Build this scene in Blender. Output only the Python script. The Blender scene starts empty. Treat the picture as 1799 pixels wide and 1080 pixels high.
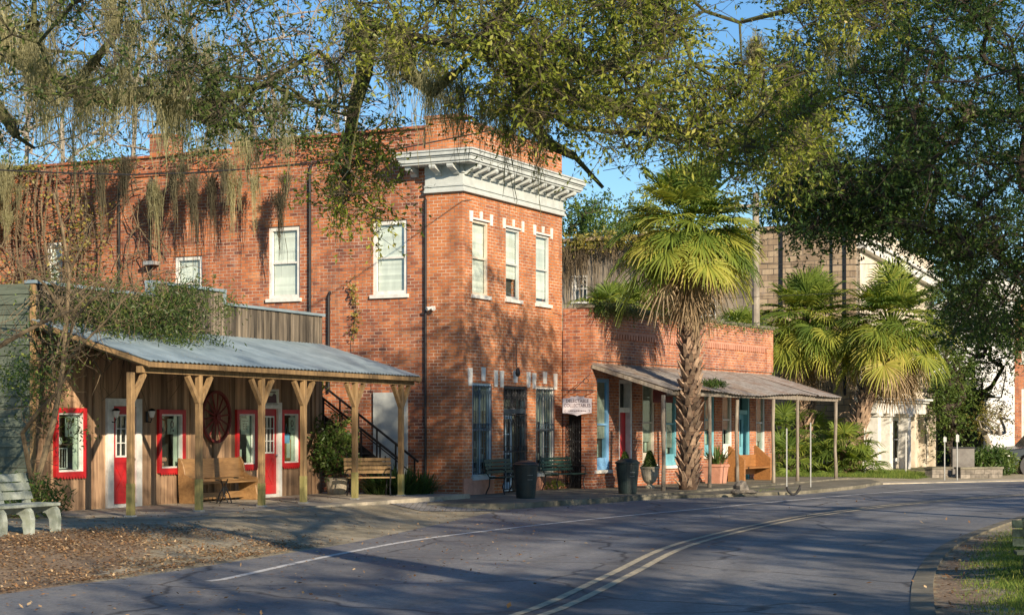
import bpy, math, random
import numpy as np
from mathutils import Vector, Matrix
R = math.radians
random.seed(7)
RNG = np.random.default_rng(11)
SC = bpy.context.scene
COL = SC.collection

# ---------------------------------------------------------------- camera, sky, sun
FPX, CX, HY, CAMZ = 3115.0, 900.0, 750.0, 1.7
cam = bpy.data.cameras.new('camera'); camo = bpy.data.objects.new('camera', cam); COL.objects.link(camo)
camo.location = (0, 0, CAMZ); camo.rotation_euler = (R(90), 0, 0)
cam.sensor_width = 36; cam.lens = 36 * FPX / 1799; cam.shift_y = (HY - 540) / 1799; cam.clip_end = 3000
SC.camera = camo
SUN_EL = R(19.5); SUN_AZ = math.atan2(.454, -.891)
w = bpy.data.worlds.new("World"); SC.world = w; w.use_nodes = True
nt = w.node_tree; nt.nodes.clear()
sky = nt.nodes.new('ShaderNodeTexSky'); sky.sky_type = 'NISHITA'; sky.sun_disc = False
sky.sun_elevation = SUN_EL; sky.sun_rotation = SUN_AZ; sky.air_density = .9; sky.dust_density = 0.1; sky.ozone_density = 2.2; sky.altitude = 300
bg = nt.nodes.new('ShaderNodeBackground'); bg.inputs[1].default_value = 0.09
wo = nt.nodes.new('ShaderNodeOutputWorld')
hs = nt.nodes.new('ShaderNodeHueSaturation'); hs.inputs['Saturation'].default_value = 1.22; nt.links.new(sky.outputs[0], hs.inputs['Color']); nt.links.new(hs.outputs[0], bg.inputs[0]); nt.links.new(bg.outputs[0], wo.inputs[0])
sl = bpy.data.lights.new('sun', 'SUN'); sl.energy = 5.0; sl.angle = R(.5); sl.color = (1.0, .83, .62)
so = bpy.data.objects.new('sun', sl); COL.objects.link(so)
sd = Vector((.454 * math.cos(SUN_EL), -.891 * math.cos(SUN_EL), math.sin(SUN_EL)))
so.rotation_euler = sd.to_track_quat('Z', 'Y').to_euler(); so.location = sd * 100
SC.view_settings.view_transform = 'Standard'; SC.view_settings.look = 'None'
SC.view_settings.exposure = 0.76; SC.view_settings.gamma = 1

# ---------------------------------------------------------------- materials
def _new(name):
    m = bpy.data.materials.new(name); m.use_nodes = True
    t = m.node_tree; b = t.nodes['Principled BSDF']
    return m, t, b
def _n(t, kind, **kw):
    n = t.nodes.new(kind)
    for k, v in kw.items():
        if k.startswith('i_'): n.inputs[k[2:]].default_value = v
        else: setattr(n, k, v)
    return n
def _noise(t, scale=4, detail=5, sc=(1, 1, 1), rough=.6, vec=None):
    n = t.nodes.new('ShaderNodeTexNoise'); n.inputs['Scale'].default_value = scale
    n.inputs['Detail'].default_value = detail; n.inputs['Roughness'].default_value = rough
    if vec is None:
        c = t.nodes.new('ShaderNodeTexCoord'); vec = c.outputs['Object']
    mp = t.nodes.new('ShaderNodeMapping'); mp.inputs['Scale'].default_value = sc
    t.links.new(vec, mp.inputs[0]); t.links.new(mp.outputs[0], n.inputs['Vector'])
    return n.outputs['Fac']
def _ramp(t, fac, stops):
    r = t.nodes.new('ShaderNodeValToRGB'); e = r.color_ramp.elements
    while len(e) > 1: e.remove(e[-1])
    e[0].position = stops[0][0]; c = stops[0][1]; e[0].color = (*c, 1) if len(c) == 3 else c
    for p, c in stops[1:]:
        x = e.new(p); x.color = (*c, 1) if len(c) == 3 else c
    t.links.new(fac, r.inputs[0]); return r.outputs[0]
def _mix(t, fac, a, b, mode='MIX'):
    m = t.nodes.new('ShaderNodeMix'); m.data_type = 'RGBA'; m.blend_type = mode
    for i, v in ((0, fac), (6, a), (7, b)):
        if isinstance(v, (int, float)): m.inputs[i].default_value = v
        elif isinstance(v, tuple): m.inputs[i].default_value = (*v, 1)
        else: t.links.new(v, m.inputs[i])
    return m.outputs[2]
def _attr(t, name):
    a = t.nodes.new('ShaderNodeAttribute'); a.attribute_name = name; return a.outputs['Fac'], a.outputs['Color']
def _bump(t, b, h, strength=.3, dist=.02):
    n = t.nodes.new('ShaderNodeBump'); n.inputs['Strength'].default_value = strength; n.inputs['Distance'].default_value = dist
    t.links.new(h, n.inputs['Height']); t.links.new(n.outputs[0], b.inputs['Normal'])
def G(k): return (k, k, k)

def plain(name, c1, c2=None, scale=6, rough=.7, sc=(1, 1, 1), bump=.15, varamt=.25, metal=0, dirt=None):
    """two-tone noise colour, per-piece variation through the 'var' attribute, optional dirt tone"""
    m, t, b = _new(name)
    c2 = c2 or tuple(x * .7 for x in c1)
    f = _noise(t, scale, 6, sc, .65)
    col = _ramp(t, f, [(.32, c2), (.66, c1)])
    if dirt:
        d = _noise(t, scale * .35, 6, (1, 1, 1), .7)
        df = _ramp(t, d, [(.48, (0, 0, 0)), (.68, (1, 1, 1))])
        col = _mix(t, df, col, dirt)
    if varamt:
        v, _ = _attr(t, 'var')
        vr = _ramp(t, v, [(0, G(1 - varamt)), (1, G(1 + varamt))])
        col = _mix(t, 1.0, col, vr, 'MULTIPLY')
    t.links.new(col, b.inputs['Base Color']); b.inputs['Roughness'].default_value = rough; b.inputs['Metallic'].default_value = metal
    if bump: _bump(t, b, _noise(t, scale * 6, 4, sc), bump, .01)
    return m

def brick(name, cols, mortar, soot=.5, pale=.3, bw=.235, bh=.083, ms=.011, tint=(1, 1, 1)):
    m, t, b = _new(name)
    uv = t.nodes.new('ShaderNodeTexCoord').outputs['UV']
    # a little waviness so courses are not ruler straight
    nz = t.nodes.new('ShaderNodeTexNoise'); nz.inputs['Scale'].default_value = 1.3; nz.inputs['Detail'].default_value = 3
    t.links.new(uv, nz.inputs['Vector'])
    vm = t.nodes.new('ShaderNodeVectorMath'); vm.operation = 'SCALE'; vm.inputs['Scale'].default_value = .02
    t.links.new(nz.outputs['Color'], vm.inputs[0])
    va = t.nodes.new('ShaderNodeVectorMath'); va.operation = 'ADD'
    t.links.new(uv, va.inputs[0]); t.links.new(vm.outputs[0], va.inputs[1])
    bt = t.nodes.new('ShaderNodeTexBrick'); bt.offset = .5
    for k, v in (('Scale', 1), ('Brick Width', bw), ('Row Height', bh), ('Mortar Size', ms), ('Mortar Smooth', .3), ('Bias', 0)): bt.inputs[k].default_value = v
    bt.inputs['Color1'].default_value = (0, 0, 0, 1); bt.inputs['Color2'].default_value = (1, 1, 1, 1); bt.inputs['Mortar'].default_value = (.5, .5, .5, 1)
    t.links.new(va.outputs[0], bt.inputs['Vector'])
    # brick tone: per-brick random, shifted by a slower patchiness
    patch = _noise(t, .9, 6, vec=uv, rough=.65)
    mx = t.nodes.new('ShaderNodeMath'); mx.operation = 'MULTIPLY_ADD'; mx.inputs[1].default_value = .55
    pm = t.nodes.new('ShaderNodeMath'); pm.operation = 'MULTIPLY_ADD'; pm.inputs[1].default_value = 1.5; pm.inputs[2].default_value = -.52
    t.links.new(patch, pm.inputs[0])
    t.links.new(bt.outputs['Color'], mx.inputs[0]); t.links.new(pm.outputs[0], mx.inputs[2])
    col = _ramp(t, mx.outputs[0], [(i / (len(cols) - 1), c) for i, c in enumerate(cols)])
    mcol = _mix(t, _ramp(t, _noise(t, 2.2, 6, vec=uv), [(.4, (0, 0, 0)), (.62, (1, 1, 1))]), mortar, tuple(x * .4 for x in mortar))
    col = _mix(t, bt.outputs['Fac'], col, mcol)
    # efflorescence and soot with shapes of their own
    e = _ramp(t, _noise(t, 1.7, 8, (1.4, .6, 1), vec=uv, rough=.75), [(.56, (0, 0, 0)), (.74, G(pale))])
    col = _mix(t, e, col, (.55, .47, .40))
    s = _ramp(t, _noise(t, .5, 8, (1.8, .45, 1), vec=uv, rough=.7), [(.5, (0, 0, 0)), (.75, G(soot))])
    col = _mix(t, s, col, (.06, .035, .03))
    wv = _ramp(t, _noise(t, 3.0, 6, (3.2, .22, 1), vec=uv, rough=.6), [(.50, G(0)), (.66, G(.5 * soot))]); col = _mix(t, wv, col, (.09, .06, .05))
    rp = _ramp(t, _noise(t, .55, 2, (1, 1, 1), vec=uv, rough=.4), [(.60, G(0)), (.63, G(.45))]); col = _mix(t, rp, col, _mix(t, 1.0, col, (1.25, 1.25, 1.1), 'MULTIPLY'))
    t.links.new(col, b.inputs['Base Color']); b.inputs['Roughness'].default_value = .85
    iv = t.nodes.new('ShaderNodeMath'); iv.operation = 'SUBTRACT'; iv.inputs[0].default_value = 1
    t.links.new(bt.outputs['Fac'], iv.inputs[1])
    ad = t.nodes.new('ShaderNodeMath'); ad.operation = 'MULTIPLY_ADD'; ad.inputs[1].default_value = .5
    t.links.new(_noise(t, 30, 4, vec=uv), ad.inputs[0]); t.links.new(iv.outputs[0], ad.inputs[2])
    _bump(t, b, ad.outputs[0], .7, .012)
    return m

def leafmat(name, stops, trans=.35, rough=.45):
    m, t, b = _new(name)
    v, _ = _attr(t, 'var')
    col = _ramp(t, v, stops)
    b.inputs['Roughness'].default_value = rough; b.inputs['Specular IOR Level'].default_value = .35
    t.links.new(col, b.inputs['Base Color'])
    tr = t.nodes.new('ShaderNodeBsdfTranslucent')
    hs = t.nodes.new('ShaderNodeMix'); hs.data_type = 'RGBA'; hs.blend_type = 'MULTIPLY'; hs.inputs[0].default_value = 1
    t.links.new(col, hs.inputs[6]); hs.inputs[7].default_value = (1.5, 1.45, .6, 1); t.links.new(hs.outputs[2], tr.inputs[0])
    ms = t.nodes.new('ShaderNodeMixShader'); ms.inputs[0].default_value = trans
    t.links.new(b.outputs[0], ms.inputs[1]); t.links.new(tr.outputs[0], ms.inputs[2])
    t.links.new(ms.outputs[0], t.nodes['Material Output'].inputs['Surface'])
    return m

def glass(name, tint=(.8, .9, .9), refl=.12):
    m, t, b = _new(name)
    tr = t.nodes.new('ShaderNodeBsdfTransparent'); tr.inputs[0].default_value = (*tint, 1)
    gl = t.nodes.new('ShaderNodeBsdfGlossy'); gl.inputs['Roughness'].default_value = .03; gl.inputs[0].default_value = (.9, .95, 1, 1)
    _nb = t.nodes.new('ShaderNodeBump'); _nb.inputs['Strength'].default_value = .08; _nb.inputs['Distance'].default_value = .05
    t.links.new(_noise(t, 1.5, 2), _nb.inputs['Height']); t.links.new(_nb.outputs[0], gl.inputs['Normal'])
    lw = t.nodes.new('ShaderNodeLayerWeight'); lw.inputs[0].default_value = .5
    pw = t.nodes.new('ShaderNodeMath'); pw.operation = 'POWER'; pw.inputs[1].default_value = 4; t.links.new(lw.outputs['Facing'], pw.inputs[0])
    ma = t.nodes.new('ShaderNodeMath'); ma.operation = 'MULTIPLY_ADD'; ma.inputs[1].default_value = .8; ma.inputs[2].default_value = refl
    t.links.new(pw.outputs[0], ma.inputs[0])
    ms = t.nodes.new('ShaderNodeMixShader'); t.links.new(ma.outputs[0], ms.inputs[0])
    t.links.new(tr.outputs[0], ms.inputs[1]); t.links.new(gl.outputs[0], ms.inputs[2])
    t.links.new(ms.outputs[0], t.nodes['Material Output'].inputs['Surface'])
    return m

M = {}
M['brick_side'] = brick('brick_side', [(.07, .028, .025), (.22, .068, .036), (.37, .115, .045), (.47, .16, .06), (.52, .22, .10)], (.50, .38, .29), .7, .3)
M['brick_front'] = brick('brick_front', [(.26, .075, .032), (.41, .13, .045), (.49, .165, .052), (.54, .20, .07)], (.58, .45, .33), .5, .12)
M['brick_low'] = brick('brick_low', [(.13, .045, .035), (.32, .10, .048), (.46, .16, .06), (.54, .22, .11)], (.52, .40, .32), .7, .45)
M['brick_tan'] = brick('brick_tan', [(.20, .145, .095), (.36, .27, .175), (.50, .40, .27)], (.24, .19, .14), .6, .5, .5, .24, .022)
M['stucco_old'] = plain('stucco_old', (.42, .36, .27), (.13, .11, .09), 1.1, .9, (1, 1, .35), .4, 0, dirt=(.10, .085, .065))
M['stone_pale'] = plain('stone_pale', (.66, .60, .50), (.42, .36, .27), 2.5, .85, (1, 1, .6), .3, .1)
M['white'] = plain('white', (.74, .74, .70), (.52, .52, .48), 5, .6, (1, 1, 1), .1, .08)
M['greypaint'] = plain('greypaint', (.52, .56, .54), (.38, .41, .40), 3, .6, (1, 1, 1), .12, .06)
M['blind'] = plain('blind', (.74, .77, .71), (.56, .60, .55), 1.6, .8, (3, 3, .7), .1, .14)
M['paleblue'] = plain('paleblue', (.36, .50, .60), (.26, .38, .48), 3, .6, (1, 1, 1), .1, .05)
M['blue'] = plain('blue', (.20, .42, .66), (.15, .33, .55), 3, .55, (1, 1, 1), .1, .05)
M['teal'] = plain('teal', (.17, .43, .50), (.11, .31, .38), 3, .55, (1, 1, 1), .1, .05)
M['red'] = plain('red', (.56, .014, .018), (.34, .012, .014), 3, .45, (1, 1, .5), .08, .10, dirt=(.40, .03, .028))
M['oxblood'] = plain('oxblood', (.22, .025, .02), (.10, .015, .012), 9, .7, (1, 1, 1), .2, .2)
M['board'] = plain('board', (.40, .26, .155), (.12, .07, .04), 4, .85, (2.6, 2.6, .12), .35, .45)
M['board_grey'] = plain('board_grey', (.20, .165, .12), (.02, .017, .013), 3.2, .9, (3.4, 3.4, .25), .4, .55)
M['siding'] = plain('siding', (.125, .15, .11), (.06, .075, .055), 3, .7, (.5, .5, 3), .2, .12)
M['timber'] = plain('timber', (.34, .22, .10), (.15, .095, .045), 8, .85, (2, 2, .25), .3, .15)
M['timber_green'] = plain('timber_green', (.34, .29, .11), (.19, .18, .055), 8, .9, (2, 2, .4), .3, .15)
M['oak_wood'] = plain('oak_wood', (.38, .22, .09), (.21, .115, .045), 7, .5, (.4, 2, 2), .15, .12)
M['orange_wood'] = plain('orange_wood', (.34, .155, .05), (.20, .09, .03), 7, .5, (.4, 2, 2), .15, .12)
M['old_wood'] = plain('old_wood', (.34, .30, .24), (.15, .12, .09), 9, .9, (2, 2, .3), .35, .25)
M['tin'] = plain('tin', (.31, .40, .44), (.19, .26, .30), 1.6, .5, (1, 1, 1), .08, .10, .25)
M['tin_rust'] = plain('tin_rust', (.36, .34, .31), (.20, .17, .145), 2.2, .7, (1, 4, 1), .15, .15, .15, dirt=(.22, .14, .09))
M['iron'] = plain('iron', (.025, .027, .03), (.012, .012, .014), 12, .5, (1, 1, 1), .1, .15, .3)
M['iron_blue'] = plain('iron_blue', (.05, .09, .12), (.03, .05, .07), 12, .5, (1, 1, 1), .1, .15, .3)
M['green_iron'] = plain('green_iron', (.025, .07, .055), (.015, .04, .03), 12, .5, (1, 1, 1), .1, .2)
M['bin'] = plain('bin', (.018, .032, .032), (.010, .018, .018), 5, .42, (1, 1, 1), .05, .05)
M['dark'] = plain('dark', (.03, .03, .028), (.015, .015, .014), 3, .9, (1, 1, 1), 0, 0)
M['room'] = plain('room', (.07, .065, .055), (.03, .03, .026), 2.5, .9, (1, 1, 1), 0, 0)
M['curtain'] = plain('curtain', (.42, .42, .36), (.22, .22, .18), 5, .9, (3, 3, .3), 0, .1)
M['concrete'] = plain('concrete', (.52, .46, .36), (.32, .28, .20), 2.2, .9, (1, 1, 1), .4, .1, dirt=(.14, .13, .10))
M['kerb'] = plain('kerb', (.25, .225, .165), (.09, .085, .06), 2.2, .9, (1, 1, 1.6), .5, .15, dirt=(.055, .055, .038))
M['bench_white'] = plain('bench_white', (.38, .42, .38), (.21, .25, .21), 7, .8, (1, 1, 1), .3, .12, dirt=(.20, .23, .17))
M['mossy'] = plain('mossy', (.08, .11, .075), (.018, .025, .014), 9, .95, (1, 1, .6), .5, .15)
M['terracotta'] = plain('terracotta', (.50, .25, .17), (.36, .17, .11), 5, .8, (1, 1, 1), .2, .1)
M['urn'] = plain('urn', (.42, .38, .29), (.26, .24, .18), 5, .85, (1, 1, 1), .3, .1)
M['galv'] = plain('galv', (.45, .46, .45), (.30, .31, .30), 5, .45, (1, 1, 1), .05, .05, .4)
M['bark'] = plain('bark', (.07, .055, .04), (.03, .022, .016), 7, .95, (1, 1, .4), .7, .2)
M['bark_pale'] = plain('bark_pale', (.36, .32, .26), (.17, .15, .12), 4, .9, (1, 1, .5), .4, .15)
M['bark_moss'] = plain('bark_moss', (.10, .11, .035), (.03, .025, .015), 6, .95, (1, 1, 1), .8, .2)
M['vine'] = plain('vine', (.17, .13, .075), (.07, .05, .03), 8, .9, (1, 1, 1), .2, .3)
M['palmtrunk'] = plain('palmtrunk', (.24, .15, .095), (.07, .045, .03), 6, .95, (1, 1, 1), .6, .3)
M['palmboot'] = plain('palmboot', (.38, .27, .18), (.12, .075, .05), 6, .9, (1, 1, 1), .4, .6)
M['rock'] = plain('rock', (.26, .23, .19), (.10, .09, .075), 6, .95, (1, 1, 1), .6, .3)
M['rubber'] = plain('rubber', (.02, .02, .022), (.012, .012, .012), 5, .6, (1, 1, 1), .1, 0)
M['signface'] = plain('signface', (.62, .56, .58), (.52, .46, .48), 3, .6, (1, 1, 1), .05, 0)
M['signink'] = plain('signink', (.10, .05, .06), (.07, .04, .05), 3, .6, (1, 1, 1), 0, 0)
M['paper'] = plain('paper', (.60, .66, .55), (.45, .50, .40), 3, .8, (1, 1, 1), 0, .1)
M['carpaint'] = plain('carpaint', (.05, .06, .07), (.04, .05, .06), 3, .25, (1, 1, 1), 0, 0, .5)
M['chrome'] = plain('chrome', (.6, .6, .6), (.5, .5, .5), 3, .15, (1, 1, 1), 0, 0, .9)
M['lampglass'] = plain('lampglass', (.7, .7, .66), (.6, .6, .55), 3, .2, (1, 1, 1), 0, 0)
M['housewhite'] = plain('housewhite', (.78, .78, .76), (.66, .66, .64), 1.5, .7, (.4, .4, 4), .1, .04)
M['roofgrey'] = plain('roofgrey', (.22, .21, .19), (.13, .12, .11), 3, .9, (1, 1, 1), .3, .1)
M['glass'] = glass('glass', (.93, .97, .95), .07); M['glass_shop'] = glass('glass_shop', (.75, .85, .82), .06)
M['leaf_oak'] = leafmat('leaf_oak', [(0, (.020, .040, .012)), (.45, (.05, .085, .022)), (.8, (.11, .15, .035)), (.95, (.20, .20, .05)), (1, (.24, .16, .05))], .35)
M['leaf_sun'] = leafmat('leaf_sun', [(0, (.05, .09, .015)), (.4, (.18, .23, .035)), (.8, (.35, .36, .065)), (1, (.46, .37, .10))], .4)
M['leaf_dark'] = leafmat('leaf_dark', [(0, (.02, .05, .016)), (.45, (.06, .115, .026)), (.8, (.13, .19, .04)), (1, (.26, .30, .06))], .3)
M['leaf_mid'] = leafmat('leaf_mid', [(0, (.04, .08, .02)), (.5, (.08, .14, .03)), (.85, (.15, .20, .05)), (1, (.25, .27, .07))], .35)
M['leaf_yellow'] = leafmat('leaf_yellow', [(0, (.14, .14, .04)), (.5, (.24, .22, .06)), (1, (.38, .32, .08))], .4)
M['leaf_dry'] = leafmat('leaf_dry', [(0, (.09, .05, .025)), (.4, (.24, .13, .06)), (.75, (.36, .23, .12)), (1, (.56, .42, .25))], .15, .8)
M['moss'] = leafmat('moss', [(0, (.13, .125, .075)), (.5, (.27, .26, .15)), (1, (.42, .40, .23))], .4, .9)
M['moss_shadow'] = leafmat('moss_shadow', [(0, (.035, .03, .02)), (.6, (.09, .08, .05)), (1, (.18, .165, .10))], .3, .9)  # moss tone darkened: wall shadows of moss put into the colour
M['palm_green'] = leafmat('palm_green', [(0, (.05, .10, .02)), (.45, (.17, .235, .04)), (.8, (.37, .37, .065)), (1, (.48, .40, .13))], .35, .5)
M['palm_dead'] = leafmat('palm_dead', [(0, (.14, .095, .05)), (.5, (.30, .22, .13)), (1, (.46, .36, .23))], .2, .8)
M['grass'] = leafmat('grass', [(0, (.05, .10, .015)), (.6, (.13, .20, .03)), (1, (.30, .32, .07))], .3, .7)
def _road():
    m, t, b = _new('asphalt')
    f = _noise(t, .5, 8, (1, 1, 1), .65); col = _ramp(t, f, [(.3, (.105, .112, .120)), (.7, (.198, .198, .198))])
    g = _noise(t, 60, 3); col = _mix(t, .5, col, _ramp(t, g, [(.3, G(.06)), (.75, G(.22))]))
    # cracks
    vo = t.nodes.new('ShaderNodeTexVoronoi'); vo.feature = 'DISTANCE_TO_EDGE'; vo.inputs['Scale'].default_value = .28
    tc = t.nodes.new('ShaderNodeTexCoord'); nz = t.nodes.new('ShaderNodeTexNoise'); nz.inputs['Scale'].default_value = .8; nz.inputs['Detail'].default_value = 6
    t.links.new(tc.outputs['Object'], nz.inputs['Vector'])
    mm = _mix(t, .35, tc.outputs['Object'], nz.outputs['Color'], 'LINEAR_LIGHT'); t.links.new(mm, vo.inputs['Vector'])
    cr = _ramp(t, vo.outputs['Distance'], [(.0, G(1)), (.006, G(.6)), (.012, G(0))])
    col = _mix(t, cr, col, (.035, .033, .03))
    st = _ramp(t, _noise(t, .9, 7, (1, 1, 1), .7), [(.56, (0, 0, 0)), (.72, G(.5))]); col = _mix(t, st, col, (.22, .20, .17))
    ln, _ = _attr(t, 'lane')
    ab = t.nodes.new('ShaderNodeMath'); ab.operation = 'ABSOLUTE'; t.links.new(ln, ab.inputs[0])
    wb = t.nodes.new('ShaderNodeMath'); wb.operation = 'MULTIPLY_ADD'; wb.inputs[1].default_value = .9; t.links.new(_noise(t, .6, 5), wb.inputs[0]); t.links.new(ab.outputs[0], wb.inputs[2])
    dv = t.nodes.new('ShaderNodeMath'); dv.operation = 'DIVIDE'; dv.inputs[1].default_value = 6; t.links.new(wb.outputs[0], dv.inputs[0])
    col = _mix(t, 1.0, col, _ramp(t, dv.outputs[0], [(0, G(.9)), (.10, G(.55)), (.17, G(1.0)), (.24, G(1.35)), (.30, G(1.0)), (.37, G(1.45)), (.47, G(1.3)), (.54, G(.95)), (.72, G(1.05)), (1, G(1.25))]), 'MULTIPLY')
    ag = _noise(t, 14, 6, (1, 1, 1), .8); col = _mix(t, 1.0, col, _ramp(t, ag, [(.3, G(.65)), (.7, G(1.4))]), 'MULTIPLY')
    oil = _ramp(t, _noise(t, 3.1, 3, (1, 1, 1), .5), [(.68, G(0)), (.74, G(.75))]); col = _mix(t, oil, col, (.03, .03, .032))
    t.links.new(col, b.inputs['Base Color'])
    rr = _ramp(t, f, [(.3, G(.55)), (.7, G(.8))]); t.links.new(rr, b.inputs['Roughness'])
    _bump(t, b, g, .25, .01); return m
M['asphalt'] = _road()
def _paint(name, c, wear0, wear1):
    m, t, b = _new(name)
    f = _ramp(t, _noise(t, 7, 8, (1, 1, 1), .75), [(wear0, G(0)), (wear1, G(1))])
    col = _mix(t, f, c, (.15, .145, .14)); t.links.new(col, b.inputs['Base Color']); b.inputs['Roughness'].default_value = .75
    return m
M['paint_white'] = _paint('paint_white', (.62, .62, .60), .50, .66)
M['paint_yellow'] = _paint('paint_yellow', (.50, .44, .30), .44, .72)
def _ground():
    m, t, b = _new('ground')
    _, z = _attr(t, 'zone')
    sp = t.nodes.new('ShaderNodeSeparateColor'); t.links.new(z, sp.inputs[0])
    br = _noise(t, 2.5, 8, (1, 1, 1), .7)
    conc = _ramp(t, _noise(t, 1.3, 9, (1, 1, 1), .72), [(.25, (.15, .13, .075)), (.5, (.33, .285, .19)), (.72, (.46, .41, .31))])
    fine = _ramp(t, _noise(t, 40, 4), [(.3, G(.7)), (.7, G(1.2))]); conc = _mix(t, 1.0, conc, fine, 'MULTIPLY')
    litt = _ramp(t, _noise(t, 18, 6, (1, 1, 1), .7), [(.3, (.08, .055, .035)), (.5, (.22, .155, .095)), (.7, (.38, .29, .19))])
    gras = _ramp(t, _noise(t, 9, 7, (1, 1, 1), .7), [(.3, (.035, .045, .015)), (.5, (.08, .10, .025)), (.7, (.16, .15, .05))])
    def msk(ch):
        a = t.nodes.new('ShaderNodeMath'); a.operation = 'ADD'; t.links.new(sp.outputs[ch], a.inputs[0]); t.links.new(br, a.inputs[1])
        return _ramp(t, a.outputs[0], [(.93, G(0)), (1.0, G(1))])
    col = _mix(t, msk(0), conc, litt); col = _mix(t, msk(1), col, gras)
    t.links.new(col, b.inputs['Base Color']); b.inputs['Roughness'].default_value = .95
    _bump(t, b, _noise(t, 25, 6), .6, .03); return m
M['ground'] = _ground()
M['cobble'] = brick('cobble', [(.14, .14, .13), (.26, .26, .25), (.36, .35, .33)], (.10, .10, .09), .2, .3, .22, .14, .012)

# ---------------------------------------------------------------- helpers
def props(o, label=None, cat=None, group=None, kind=None):
    if label: o['label'] = label
    if cat: o['category'] = cat
    if group: o['group'] = group
    if kind: o['kind'] = kind
    return o
def empty(name, loc=(0, 0, 0), rz=0, label=None, cat=None, group=None):
    o = bpy.data.objects.new(name, None); COL.objects.link(o); o.location = loc; o.rotation_euler = (0, 0, rz); o.empty_display_size = .2
    return props(o, label, cat, group)

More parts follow.
